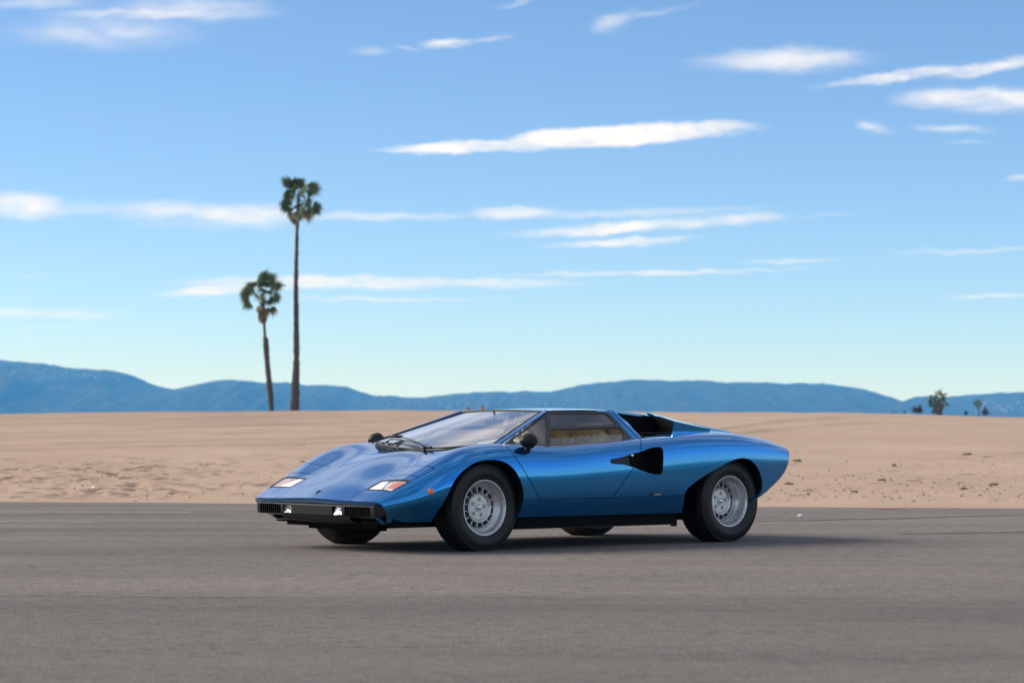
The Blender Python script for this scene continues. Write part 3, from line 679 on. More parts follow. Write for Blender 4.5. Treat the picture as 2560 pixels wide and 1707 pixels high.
for s in (-1, 1):
    # grille: dark box, vertical slats leaning with the face
    ys_ = [y for y in Y if GRL[0]-.02 < abs((y)) < GRL[1]+.02]
    bm = bmesh.new(); yc = s*(GRL[0]+GRL[1])/2; add_box(bm, L3((bx(yc)+.045, yc, .288)), (.05,.31,.075)); obj_bm('grille_backing', bm, M['black'], bump_o)
    for k in range(12):
        y = s*(GRL[0]-.006+k*(GRL[1]-GRL[0]+.012)/11)
        bm = bmesh.new(); m3 = Matrix.Rotation(R(0), 3, 'X')
        vs = add_box(bm, (0,0,0), (.022,.0095,.062), bev=.002, seg=1)
        for v_ in vs: v_.co = Vector(L3((bx(y)+.009+v_.co.x, y+v_.co.y-.10*v_.co.z*0, .288+v_.co.z)))
        obj_bm('grille_slat', bm, M['black'], bump_o)
    # driving lamp in its bay
    yc = s*(LMP[0]+LMP[1])/2; xb = bx(yc)
    bm = bmesh.new()
    w2, z0, z1, d = .056, .259, .318, .055
    pts = lambda x, k: [L3((x, yc+a*w2*k, .2885+b*(z1-z0)/2*k)) for a, b in ((-1,-1),(1,-1),(1,1),(-1,1))]
    o1, o2 = pts(xb+.002, 1.0), pts(xb+.05, 1.0)
    A = [bm.verts.new(p) for p in o1]; B = [bm.verts.new(p) for p in o2]
    for i in range(4): bm.faces.new((A[i], A[(i+1) % 4], B[(i+1) % 4], B[i]))
    bm.faces.new(B); dl = obj_bm('driving_lamp', bm, M['black'], bump_o)
    # curved reflector
    bm = bmesh.new(); n_ = 11; g = [[bm.verts.new(L3((xb+.014+.014*(1-u*u)*(1-.8*w*w)+.010*w, yc+u*.052, .2885+w*.029))) for u in np.linspace(-1,1,n_)] for w in np.linspace(-1,1,n_)]
    for i in range(n_-1):
        for j in range(n_-1): bm.faces.new((g[i][j], g[i][j+1], g[i+1][j+1], g[i+1][j]))
    obj_bm('reflector', bm, M['lamp_chrome'], dl, 180)
    bm = bmesh.new(); add_tube(bm, [L3((xb+.03, yc, .290)), L3((xb+.012, yc, .290))], .006, 8); obj_bm('bulb', bm, M['dark_metal'], dl)
    obj('lamp_glass', [L3((xb+.006, yc+a*.047, .2885+b*.0275)) for a, b in ((-1,-1),(1,-1),(1,1),(-1,1))], [(0,1,2,3)], M['clear'], dl)
# chin below the bar: painted outer lips with ducts, dark centre
Yc = np.linspace(-.40, .40, 25)
bm = bmesh.new(); prof = lambda y: [(bx(y)+.030,.248),(bx(y)+.028,.236),(bx(y)+.040,.222),(bx(y)+.075,.206-.006*(1-(y/.4)**2)),(bx(y)+.16,.196-.008*(1-(y/.4)**2)),(bx(y)+.34,.186)]
cols = [[bm.verts.new(L3((a, y, z))) for a, z in prof(y)] for y in Yc]
for i in range(len(cols)-1):
    for j in range(5): bm.faces.new((cols[i][j], cols[i+1][j], cols[i+1][j+1], cols[i][j+1]))
obj_bm('chin_spoiler', bm, M['black_plastic'], car, 180)
for s in (-1, 1):
    fx = lambda y, t: (bx(y)+.055+t*.085, y, .2475-t*.047)
    def fpos(a, b): return np.array([fx(s*y_, t_) for y_, t_ in zip(a, b)])
    def fnor(a, b): n = np.array([-.48, 0, -.87]); return np.tile(n/np.linalg.norm(n), (len(a),1))
    hole = [(.425,.16),(.595,.16),(.612,.84),(.455,.84)]
    build_panel('front_valance', [(.36,0),(.645,0),(.640,1.0),(.40,1.0)], [hole], M['paint'], car, fpos, fnor, gx=.03, gv=.12, bstep=.04, gap=0, depth=.015)
    build_panel('valance_duct', inset(np.array(hole), -.004), [], M['black'], car, lambda a, b: fpos(a, b)+np.array([.018,0,.012]), fnor, gx=.05, gv=.2, bstep=.05, gap=0, depth=0)
    for k in range(8):
        y = s*(.445+k*.021); bm = bmesh.new(); add_box(bm, L3((bx(y)+.103, y, .2255)), (.048,.004,.022), Matrix.Rotation(R(28), 3, 'Y')); obj_bm('duct_slat', bm, M['black'], car)
# black air dam further back, floor, sills
bm = bmesh.new(); add_box(bm, (-.58,0,.165), (.10,.80,.05), bev=.008); obj_bm('air_dam', bm, M['black'], car, 40)
bm = bmesh.new()
add_box(bm, (1.05,0,.19), (3.55,1.06,.05)); obj_bm('floor_pan', bm, M['black'], car)
bm = bmesh.new(); add_box(bm, (-.30,0,.34), (.62,.98,.24)); obj_bm('front_bulkhead', bm, M['black'], car)
bm = bmesh.new(); add_box(bm, (2.33,0,.47), (1.34,.98,.53)); obj_bm('engine_bay', bm, M['black'], car)
for s in (-1, 1):
    bm = bmesh.new(); add_box(bm, L3((1.095, s*.69, .192)), (1.61,.30,.09), bev=.006); obj_bm('black_sill', bm, M['black'], car, 40)
    bm = bmesh.new(); add_box(bm, L3((1.085, s*.826, .149)), (1.60,.03,.006)); obj_bm('sill_flange', bm, M['black_plastic'], car)
    bm = bmesh.new(); add_box(bm, L3((-.56, s*.60, .192)), (.28,.20,.016), bev=.004); obj_bm('undertray', bm, M['black'], car)
    bm = bmesh.new(); add_box(bm, L3((1.93, s*.78, .155)), (.03,.04,.05)); add_box(bm, L3((1.90, s*.80, .168)), (.06,.03,.03)); obj_bm('jacking_bracket', bm, M['black'], car)
    # wheel houses
    for arch, (cx, cz), nm in ((ARCHF+ARCHF2[1:], (0,.31), 'wheel_house'), (ARCHR0[:-1]+ARCHR, (2.4,.30), 'wheel_house')):
        P = np.array(arch); p = S(P[:,0], P[:,1]*s); c = np.array([cx, 0, cz]); n = len(p)
        q0 = p.copy(); q0[:,1] -= s*.006; d = (p-c); d[:,1] = 0; d /= np.linalg.norm(d,axis=1)[:,None]
        q1 = p+d*.018; q1[:,1] = s*.84*1.0; q1[:,1] = np.minimum(np.abs(p[:,1])-.02, .86)*s; q2 = q1+d*.01; q2[:,1] = s*.50
        v_ = [L3(a) for a in np.concatenate([q0, q1, q2])]; f_ = []
        for k in range(2): f_ += [(k*n+i, k*n+i+1, (k+1)*n+i+1, (k+1)*n+i) for i in range(n-1)]
        f_.append(tuple(range(2*n, 3*n)))
        obj(nm, v_, f_, M['black'], car)

# ------------------------------------------------------------------ greenhouse
def WS(s, t, off=0.0):
    y = s*(.718-.272*t); x = (-.03+.214*s*s)*(1-t)+(.86+.017*s*s)*t
    z = (.712+.043*s*s)*(1-t)+(1.0-.01*s*s)*t+.03*t*(1-t)*(1-s*s)
    return np.array([x-off*.3, y, z+off])
def sheet(name, f, us, vs, material, parent=None, smooth=True):
    nu, nv = len(us), len(vs); v_ = [L3(f(u, w)) for w in vs for u in us]
    return obj(name, v_, [(j*nu+i, j*nu+i+1, (j+1)*nu+i+1, (j+1)*nu+i) for j in range(nv-1) for i in range(nu-1)], material, parent or car, smooth)
ws_o = sheet('windscreen', WS, np.linspace(-1,1,33), np.linspace(-.02,1,25), M['windscreen'])
rim_pts = [WS(s, 0, .002) for s in np.linspace(-1,1,25)]+[WS(1, t, .002) for t in np.linspace(0,1,12)[1:]]+[WS(s, 1, .002) for s in np.linspace(1,-1,13)[1:]]+[WS(-1, t, .002) for t in np.linspace(1,0,12)[1:]]
bm = bmesh.new(); add_tube(bm, [L3(p) for p in rim_pts], .0065, 6, False); obj_bm('windscreen_seal', bm, M['seal'], ws_o, 180)

def PL(x, z, s=1, off=0.0):
    """point of the leaning side-window plane"""
    return np.array([x, s*(.74+.025*x-(z-.75)+off*.7), z+off*.7])
O0, O1 = PL(.247,.754), PL(.885,.998)
for s in (1, -1):
    sg = np.array([1, s, 1])
    # A pillar
    def ap(u, t):
        a = WS(1, t); b = O0+(O1-O0)*t
        p = a+(b-a)*u; n = np.array([-.25,.55,.8]); return (p+n*.012*4*u*(1-u))*sg
    sheet('windscreen_pillar', ap, np.linspace(0,1,7), np.linspace(-.10,1.0,16), M['paint'])
    # window frame with three openings
    fo = [(.262,.735),(.262,.7565),(.885,.989),(1.470,.995),(1.533,.792),(1.545,.765),(1.0,.735),(.645,.722)]
    qg = [(.372,.757),(.361,.784),(.819,.951),(.648,.748)]
    ug = [(.884,.976),(1.441,.982),(1.477,.899),(.803,.874)]
    lg = [(.789,.857),(1.480,.876),(1.487,.838),(1.436,.787),(1.0,.760),(.683,.746)]
    fpos = lambda a, b: np.array([PL(x_, z_, s) for x_, z_ in zip(a, b)])
    fnor = lambda a, b: np.tile(np.array([-.018, .7071*s, .7071]), (len(a),1))
    wf = build_panel('window_frame', fo, [qg, ug, lg], M['frame'], car, fpos, fnor, gx=.2, gv=.2, bstep=.08, gap=0, depth=.012)
    for nm, poly, o_ in (('quarter_light', qg, -.006), ('fixed_side_glass', ug, -.006), ('lowered_side_glass', [(.74,.801),(1.478,.832),(1.487,.82),(1.44,.77),(1.0,.745),(.66,.735)], -.010)):
        build_panel(nm, poly, [], M['glass'], wf, fpos, fnor, gx=.2, gv=.2, bstep=.1, gap=0, depth=0, off=o_)
    # cant rail from windscreen corner to roof rear is part of the roof; rear pillar in two strips
    T0, B0 = PL(1.474,1.003), PL(1.536,.780); T1, B1 = PL(1.503,1.003), PL(1.592,.780); T2, B2 = PL(1.548,.998), PL(1.652,.780)
    bul = lambda a, b, c, d: (lambda u, t: ((a+(b-a)*t)*(1-u)+(c+(d-c)*t)*u+np.array([0,.005,.005])*4*u*(1-u))*sg)
    sheet('door_frame_pillar', bul(T0, B0, T1, B1), np.linspace(0,1,5), np.linspace(0,1,9), M['paint'])
    g_ = np.array([.005,0,0]); sheet('rear_pillar', bul(T1+g_, B1+g_, T2, B2), np.linspace(0,1,5), np.linspace(0,1,9), M['paint'])
    # small triangular rear quarter glass behind the pillar
    tri = [np.array([1.566,.572,.957]), np.array([1.655,.735,.792]), np.array([1.79,.64,.795])]
    obj('rear_quarter_glass', [L3(p*sg) for p in tri], [(0,1,2)], M['glass'], car)
    # dark well between spine and shoulder
    wl = [(1.50,.36,.80),(2.10,.36,.80),(2.10,.76,.79),(1.60,.74,.775)]
    obj('intake_well', [L3(np.array(p)*sg) for p in wl], [(0,1,2,3)], M['black'], car)
    obj('well_wall', [L3(np.array(p)*sg) for p in [(1.47,.40,1.0),(1.47,.40,.70),(2.08,.40,.70),(2.08,.40,.962),(1.72,.40,.995)]], [(0,1,2,3,4)], M['black'], car)
    obj('cabin_rear_wall', [L3(np.array(p)*sg) for p in [(1.50,.40,1.0),(1.50,.40,.60),(1.66,.72,.60),(1.645,.72,.79),(1.555,.55,.975)]], [(0,1,2,3,4)], M['black'], car)
    for k in range(7):
        y = .45+k*.042; bm = bmesh.new(); add_tube(bm, [L3(np.array((1.63+.02*k, y, .835))*sg), L3(np.array((2.03, y+.01, .812))*sg)], .0055, 6); obj_bm('well_slat', bm, M['black_plastic'], car)
    # shoulder air box
    A, B, Cc, D_ = [np.array(p) for p in ((2.06,.35,.999),(1.995,.722,.925),(1.985,.700,.80),(2.06,.35,.78))]
    E_, Fp, G_ = np.array((2.415,.685,.868)), np.array((2.435,.694,.80)), np.array((2.62,.36,.80)); G2 = np.array((2.60,.40,.862))
    bm = bmesh.new(); V_ = {}
    fc = (A+B+Cc+D_)/4; ins = lambda p: p+(fc-p)*.065
    ring = [A, B, Cc, D_]; inn = [ins(p) for p in ring]; dep = np.array([.05,0,-.01])
    def mk(p): return bm.verts.new(L3(np.array(p)*sg))
    r1 = [mk(p) for p in ring]; r2 = [mk(p) for p in inn]; r3 = [mk(p+dep) for p in inn]; e, f, g, g2 = mk(E_), mk(Fp), mk(G_), mk(G2)
    for i in range(4): bm.faces.new((r1[i], r1[(i+1) % 4], r2[(i+1) % 4], r2[i])); bm.faces.new((r2[i], r2[(i+1) % 4], r3[(i+1) % 4], r3[i]))
    bm.faces.new((r1[0], r1[1], e)); bm.faces.new((r1[1], r1[2], f, e)); bm.faces.new((r1[0], e, g2)); bm.faces.new((e, f, g, g2)); bm.faces.new((r1[0], g2, g, r1[3]))
    es = [x for x in bm.edges if len(x.link_faces) == 2 and x.calc_face_angle(0) > .35 and not any(v_ in r2 or v_ in r3 for v_ in x.verts)]
    bmesh.ops.bevel(bm, geom=es, offset=.009, segments=3, affect='EDGES', profile=.5)
    ab = obj_bm('shoulder_air_box', bm, M['paint'], car, 40)
    obj('air_box_mouth', [L3((p+dep*.9)*sg) for p in inn], [(0,1,2,3)], M['black'], ab)
    for k in range(8):
        t_ = (k+.7)/8.3; p0 = inn[0]+(inn[3]-inn[0])*t_*.86; p1 = inn[1]+(inn[2]-inn[1])*t_*.92
        bm = bmesh.new(); a_, b_ = p0*sg, p1*sg
        quad = [a_+np.array([.004,0,.002]), b_+np.array([.004,0,.002]), b_+np.array([.030,0,-.010]), a_+np.array([.030,0,-.010])]
        add_poly_prism(bm, [L3(q) for q in quad], (0,0,-.0025)); obj_bm('louvre', bm, M['black_plastic'], ab)
# roof skin and headlining
def roof(u, t):
    y = .515*u; ay = abs(y); xf = .86+.017*min(ay/.446,1)**2+max(0, ay-.446)*.12; x = xf+(1.50+.02*(1-u*u)-xf)*t
    zc = np.interp(x, [.86,1.0,1.15,1.3,1.5], [1.0005,1.012,1.019,1.0225,1.0205]); ze = np.interp(x, [.86,.9,1.2,1.5], [.990,.9985,1.004,1.003])
    return np.array([x, y, zc-(zc-ze)*abs(u)**2.4])
sheet('roof', roof, np.linspace(-1,1,33), np.linspace(0,1,17), M['paint'])
sheet('headlining', lambda u, t: roof(u*.97, t)-np.array([0,0,.016]), np.linspace(-1,1,9), np.linspace(0.02,1,7), M['dash'])
# rear spine running down from the roof to the tail
def spine_z(x): return np.interp(x, [1.48,1.60,1.72,2.045,2.73,2.96,3.06], [1.0115,1.0105,1.0065,.977,.886,.853,.79])
bm = bmesh.new(); XS = [1.48,1.6,1.7,1.85,2.045,2.3,2.55,2.73,2.85,2.96,3.06]; ys_ = [-.405,-.395,-.3,0,.3,.395,.405]
def hwid(x): return np.interp(x, [1.48,2.3,2.96,3.06], [1.0,1.0,.98,.93])
top = [[bm.verts.new(L3((x, y*hwid(x), spine_z(x)-(.010 if abs(y) > .40 else .0)-(.004*(abs(y)/.4)**2 if abs(y) < .4 else 0)))) for y in ys_] for x in XS]
bot = [[bm.verts.new(L3((x, y*hwid(x), (spine_z(x)-.022 if x < 2.06 else .74)))) for y in (ys_[0], ys_[-1])] for x in XS]
for i in range(len(XS)-1):
    for j in range(6): bm.faces.new((top[i][j], top[i+1][j], top[i+1][j+1], top[i][j+1]))
    bm.faces.new((top[i][0], bot[i][0], bot[i+1][0], top[i+1][0])); bm.faces.new((top[i][6], top[i+1][6], bot[i+1][1], bot[i][1]))
obj_bm('rear_spine', bm, M['paint'], car, 35)

# ------------------------------------------------------------------ cabin
bm = bmesh.new(); add_box(bm, (.42,0,.60), (.50,1.22,.20), bev=.05, seg=4); dash = obj_bm('dashboard', bm, M['dash'], car, 40)
sheet('scuttle_shelf', lambda u, t: np.array([(-.02+.2*u*u)*(1-t)+.36*t, u*.69, (.700+.035*u*u)*(1-t)+.712*t]), np.linspace(-1,1,17), np.linspace(0,1,5), M['dash'])
bm = bmesh.new(); add_box(bm, (.60,-.36,.735), (.20,.42,.085), Matrix.Rotation(R(-8),3,'Y'), bev=.03, seg=3); obj_bm('instrument_binnacle', bm, M['dash'], dash, 40)
bm = bmesh.new(); n_ = 40; Rw = .178
def swp(a, r=Rw): return Vector((.80-.06*math.sin(a)*r/.178+.0, -.36+r*math.cos(a), .715+r*math.sin(a)*.93))
pts = [swp(2*math.pi*k/n_) for k in range(n_+1)]; add_tube(bm, pts, .0135, 8, False)
for a in (R(90+0), R(210), R(330)): add_tube(bm, [swp(a), Vector((.76,-.36,.715))], .009, 6)
add_tube(bm, [Vector((.77,-.36,.715)), Vector((.60,-.36,.68))], .03, 10); obj_bm('steering_wheel', bm, M['black_plastic'], car, 60)
for s in (1, -1):
    cy = -s*.36
    bm = bmesh.new(); add_box(bm, (.98,cy,.33), (.52,.46,.14), Matrix.Rotation(R(-6),3,'Y'), bev=.05, seg=4); seat = obj_bm('seat', bm, M['tan'], car, 50)
    bm = bmesh.new(); mt = Matrix.Rotation(R(32),3,'Y')
    add_box(bm, (1.31,cy,.585), (.13,.42,.58), mt, bev=.05, seg=4); obj_bm('backrest', bm, M['tan'], seat, 50)
    for k in range(5):
        bm = bmesh.new(); add_box(bm, (1.262-.0, cy-.14+.07*k, .60), (.085,.058,.50), mt, bev=.022, seg=3); obj_bm('seat_rib', bm, M['tan'], seat, 50)
    bm = bmesh.new(); add_box(bm, (1.455,cy,.845), (.10,.27,.13), mt, bev=.042, seg=4); obj_bm('headrest', bm, M['tan'], seat, 50)
    dp = [(.36,.66,.50),(1.50,.66,.48),(1.50,.72,.765),(1.0,.735,.74),(.36,.71,.74)]
    obj('door_card', [L3((a, b*s, c)) for a, b, c in dp], [(0,1,2,3,4)], M['tan'], car)
bm = bmesh.new(); add_box(bm, (1.545,0,.66), (.05,1.30,.44), bev=.02); obj_bm('rear_bulkhead', bm, M['tan'], car, 40)
bm = bmesh.new(); add_box(bm, (1.0,0,.40), (1.0,.18,.24), bev=.04, seg=3); obj_bm('centre_tunnel', bm, M['tan'], car, 40)
bm = bmesh.new(); add_box(bm, (.80,0,.905), (.022,.20,.058), bev=.012, seg=3); add_tube(bm, [(.80,0,.92),(.80,0,1.0)], .007, 6); obj_bm('rear_view_mirror', bm, M['black_plastic'], car, 50)

# ------------------------------------------------------------------ door mirrors and wipers
for s in (1, -1):
    bm = bmesh.new(); bmesh.ops.create_uvsphere(bm, u_segments=28, v_segments=18, radius=1)
    for v_ in bm.verts:
        x, y, z = v_.co; xx = x*(.085 if x < 0 else .036); k = 1-.22*max(0, -x)**1.5
        v_.co = Vector((.378+xx, -s*.882+y*.066*k, .776+z*.056*k))
    add_tube(bm, [(.372,-s*.876,.735),(.374,-s*.860,.708)], [.020,.026], 12); mr_ = obj_bm('door_mirror', bm, M['black_plastic'], car, 50)
    bm = bmesh.new(); add_lathe_y(bm, [(0,0),(1,0)], 24)
    for v_ in bm.verts: v_.co = Vector((.4185, -s*.882+v_.co.x*.040, .775+v_.co.z*.036))
    obj_bm('mirror_glass', bm, M['chrome'], mr_)
def wp(s, t, o=.012): return L3(WS(s, t, o))
bm = bmesh.new()
piv = Vector(L3((-.055,.225,.700)))
add_tube(bm, [piv+Vector((0,0,-.02)), piv+Vector((0,0,.030))], .013, 10)
add_tube(bm, [Vector(L3((-.02,.26,.728))), Vector(L3((-.01,.14,.738)))], .008, 8)
add_tube(bm, [piv+Vector((0,0,.025)), wp(.149,.051,.016), wp(.011,.080,.02), wp(-.40,.140,.02), wp(-.615,.109,.022)], [.009,.008,.006,.005,.005], 8)
add_tube(bm, [piv+Vector((.01,.02,.03)), wp(.06,.085,.02), wp(-.35,.172,.022), wp(-.62,.19,.024)], [.006,.005,.004,.004], 8)
add_box(bm, wp(-.60,.172,.026), (.035,.10,.022), Matrix.Rotation(R(20),3,'Z'), bev=.004, seg=1)
wiper = obj_bm('wiper_arm', bm, M['black_plastic'], car, 50)
for a, b, r_ in (((-.80,.016),(-.0,-.022),.0075), ((-.70,-.012),(-.10,-.026),.006), ((-.78,.040),(-.233,.043),.005)):
    bm = bmesh.new(); P_ = [wp(a[0]+(b[0]-a[0])*k/8, a[1]+(b[1]-a[1])*k/8, .014+.006*math.sin(k/8*math.pi)) for k in range(9)]; add_tube(bm, P_, [r_*(.6+.4*math.sin(k/8*math.pi)) for k in range(9)], 8); obj_bm('wiper_blade', bm, M['black_plastic'], wiper, 60)
bm = bmesh.new()
for a, b in (((-.62,.105),(-.60,.02)), ((-.44,.07),(-.42,.0)), ((-.233,.043),(-.2,-.01)), ((-.76,.03),(-.70,.0))): add_tube(bm, [wp(*a), wp(*b)], .007, 6)
obj_bm('wiper_bracket', bm, M['black_plastic'], wiper, 60)

# ------------------------------------------------------------------ badge on the flank
def text_mesh(s, size, depth=0.0):
    c = bpy.data.curves.new('t', 'FONT'); c.body = s; c.size = size; c.align_x = 'CENTER'; c.align_y = 'CENTER'; c.extrude = depth
    o = bpy.data.objects.new('t', c); COL.objects.link(o); dg = bpy.context.evaluated_depsgraph_get(); me = bpy.data.meshes.new_from_object(o.evaluated_get(dg)); bpy.data.objects.remove(o); bpy.data.curves.remove(c); return me
for s in (1, -1):
    p = S(1.60, 1.211*s)[0]; bm = bmesh.new(); add_box(bm, L3((p[0], p[1]+.0015*s, p[2])), (.125,.006,.017), bev=.001, seg=1); bd = obj_bm('flank_badge', bm, M['black_plastic'], car)
    me = text_mesh('bertone', .021, .0004); me.materials.append(M['silver_letter']); o = bpy.data.objects.new('badge_lettering', me); link(o, bd)
    o.matrix_local = Matrix.Translation(L3((p[0]+.012, p[1]+.0052*s, p[2]))) @ Matrix.Rotation(0 if s > 0 else math.pi, 4, 'Z') @ Matrix.Rotation(R(90), 4, 'X')

# ------------------------------------------------------------------ wheels
def make_wheel(D, w, Rt, zc):
    """outer face towards +Y, lip plane at y = 0; returns (rim, [sub-parts])"""
    bm = bmesh.new()
    add_lathe_y(bm, [(.188,-.010),(.1965,-.006),(.1985,.000),(.196,.0045),(.190,.004),(.1865,-.001),(.1845,-.006),(.1815,-.008),(.1795,-.016),(.177,-.030),(.169,-.045 if D < .09 else -.065),(.160,-.050 if D < .09 else -.074),(.150,-D+.008),(.146,-D-.002),(.143,-D-.004),(.141,-D-.03)], 72)
    add_lathe_y(bm, [(.104,-D-.035),(.106,-D+.006),(.1075,-D+.010),(.106,-D+.013),(.102,-D+.012),(.088,-D-.004),(.0845,-D-.004),(.083,-D-.001),(.031,-D-.001),(.030,-D+.004),(.0225,-D+.006),(.020,-D+.005),(0,-D+.005)], 60)
    for k in range(15):
        a = 2*math.pi*(k+.5)/15; m3 = Matrix.Rotation(-a, 3, 'Y')
        vs = add_box(bm, (0,0,0), (.046,.028,.0085), bev=.0025, seg=1)
        for v_ in vs: v_.co = m3 @ (v_.co+Vector((.124, -D-.012, 0)))
    rim = obj_bm('wheel', bm, M['rim'], None, 38); COL.objects.unlink(rim); subs = []
    def sub(name, b, mt, sm=None):
        o = obj_bm(name, b, mt, None, sm); COL.objects.unlink(o); subs.append(o); return o
    bm = bmesh.new(); add_lathe_y(bm, [(.165,-D-.045),(.10,-D-.05),(.0,-D-.05)], 32); add_lathe_y(bm, [(.18,-.02),(.18,-w+.02)], 48); sub('brake_disc', bm, M['dark_metal'], 40)
    bm = bmesh.new(); add_lathe_y(bm, [(.0195,-D+.003),(.0195,-D+.012),(.016,-D+.0175),(.009,-D+.021),(0,-D+.022)], 24); sub('hub_cap', bm, M['chrome'], 40)
    for k in range(5):
        a = 2*math.pi*(k/5)+R(100); c = Vector((.0585*math.cos(a), -D, .0585*math.sin(a)))
        bm = bmesh.new(); add_lathe_y(bm, [(.0135,-.0005),(.0135,.0015),(.0115,.0015),(.0105,-.004)], 16)
        for v_ in bm.verts: v_.co += c
        sub('nut_recess', bm, M['seal'], 40)
        bm = bmesh.new(); add_lathe_y(bm, [(.0078,-.006),(.0078,.0065),(.006,.009),(0,.009)], 6)
        for v_ in bm.verts: v_.co += c
        sub('lug_nut', bm, M['chrome'])
    # tyre
    prof = [(.190,-.012),(.194,-.003),(.199,.003),(.208,.010),(.212,.0095),(.216,.0125),(.235,.0185),(.255,.0205),(.272,.0175),(.284,.0115),(.288,.0115),(.296,.005),(.303,-.003),(.309-.316+Rt,-.013),(Rt-.004,-.024)]
    tail_ = [(r_, -w-y_) for r_, y_ in prof[::-1]]
    bm = bmesh.new(); add_lathe_y(bm, prof+[(Rt-.0035,-w*.3),(Rt-.0035,-w*.5),(Rt-.0035,-w*.7)]+tail_, 96)
    for v_ in bm.verts:
        if v_.co.z < -zc+.001: v_.co.z = -zc+.001
    sub('tyre', bm, M['tyre'], 60)
    # tread blocks
    bm = bmesh.new(); NB_ = 56; rows = [(-.012,.034),(-.052,.026),(-.086,.026),(-w+.086,.026),(-w+.052,.026),(-w+.012,.034)] if w > .19 else []
    for ri, (yc, ww) in enumerate(rows):
        for k in range(NB_):
            a = 2*math.pi*(k+.37*ri)/NB_; da = 2*math.pi/NB_*.40; sk = .25*da*(1 if ri % 2 else -1)
            vs = []
            for (rr, sgn) in ((Rt-.008,0),(Rt+.001,0)):
                for (ua, uy) in ((-1,-1),(1,-1),(1,1),(-1,1)):
                    an = a+ua*da+uy*sk*3; yy = yc+uy*ww/2; r2 = rr-(.006 if abs(yy) < .012 or abs(yy) > w-.012 else 0)-(.007 if (yy > -.005 or yy < -w+.005) else 0)
                    z = max(r2*math.sin(an), -zc); vs.append(bm.verts.new((r2*math.cos(an), yy, z)))
            for q in ((4,5,6,7),(0,1,5,4),(1,2,6,5),(2,3,7,6),(3,0,4,7)): bm.faces.new([vs[i] for i in q])
    tr = sub('tread', bm, M['tyre']); tag(tr, kind='stuff')
    # maker's name round the barrel
    word = 'LAMBORGHINI'; wr = .163 if D < .09 else .0
    if wr:
        for i, ch in enumerate(word):
            th = R(64)-i*R(5.2); me = text_mesh(ch, .0125); me.materials.append(M['letter']); o = bpy.data.objects.new('rim_letter', me)
            ca, sa = math.cos(th), math.sin(th); y_ = -.0485+.0022
            # letter plane: tangent right, 'up' radially outward along the sloping barrel
            t_ = Vector((-sa,0,-ca)); n_r = Vector((-ca,0,sa)); up = (n_r*.90+Vector((0,.42,0))).normalized(); nn = t_.cross(up)
            mm = Matrix.Identity(4)
            for q in range(3): mm[q][0] = t_[q]; mm[q][1] = up[q]; mm[q][2] = nn[q]; mm[q][3] = (n_r*(.1648)+Vector((0,y_+.002,0)))[q]
            me.transform(mm); subs.append(o)
    return rim, subs
def place_wheel(proto, x, y, z, s, spin):
    rim, subs = proto; o = rim.copy(); link(o, car); o.location = L3((x, y, z))
    # outer face +Y of the prototype turns to the car's side
    o.rotation_euler = (0, 0, math.pi if s > 0 else 0)
    for q in subs:
        c = q.copy(); link(c, o)
    return o
fw = make_wheel(.066, .205, .316, .306); rw = make_wheel(.100, .235, .323, .313)
for s in (1, -1):
    place_wheel(fw, 0, s*.832, .306, s, 0); place_wheel(rw, 2.45, s*.866, .313, s, 0)

for pr in (fw, rw):
    for q in [pr[0]]+pr[1]: bpy.data.objects.remove(q)

# ------------------------------------------------------------------ palms and shrubs
def at_px(u, v, Y):
    d = pix_dir(u, v); t_ = Y/d[1]; return Vector((d[0]*t_, Y, CAM_H+d[2]*t_))
def leaf_mat(name, a, b, dead=None):
    m_ = mat(name, a, .55, spec=.35); nb = NB(m_); oi = nb.n('ShaderNodeObjectInfo'); f = nb.noise(nb.coord(), 3.0, 3)
    q = nb.math('ADD', nb.math('MULTIPLY', oi.outputs['Random'], .6), nb.math('MULTIPLY', f, .5)); nb.l(nb.ramp(q, [(.25, a), (.85, b)]), nb.b.inputs['Base Color'])
    return m_
M['frond'] = leaf_mat('palm_frond', (.045,.085,.026), (.13,.17,.05)); M['dead_frond'] = leaf_mat('dead_palm_frond', (.20,.125,.065), (.34,.225,.12))
M['frond_mid'] = leaf_mat('yellowing_palm_frond', (.10,.085,.03), (.22,.16,.06))
M['trunk'] = mat('palm_trunk', (.10,.085,.07), .9, spec=.15)
nb = NB(M['trunk']); w_ = nb.n('ShaderNodeTexWave', wave_type='BANDS', bands_direction='Z'); w_.inputs['Scale'].default_value = 2.4; w_.inputs['Distortion'].default_value = 3.0; w_.inputs['Detail'].default_value = 3; nb.l(nb.coord(), w_.inputs[0])
nb.l(nb.mixc(w_.outputs[1], (.060,.050,.042), (.145,.120,.098)), nb.b.inputs['Base Color']); nb.bump(w_.outputs[1], .6, .05)
M['shrub'] = leaf_mat('shrub_leaf', (.035,.050,.022), (.080,.090,.040))
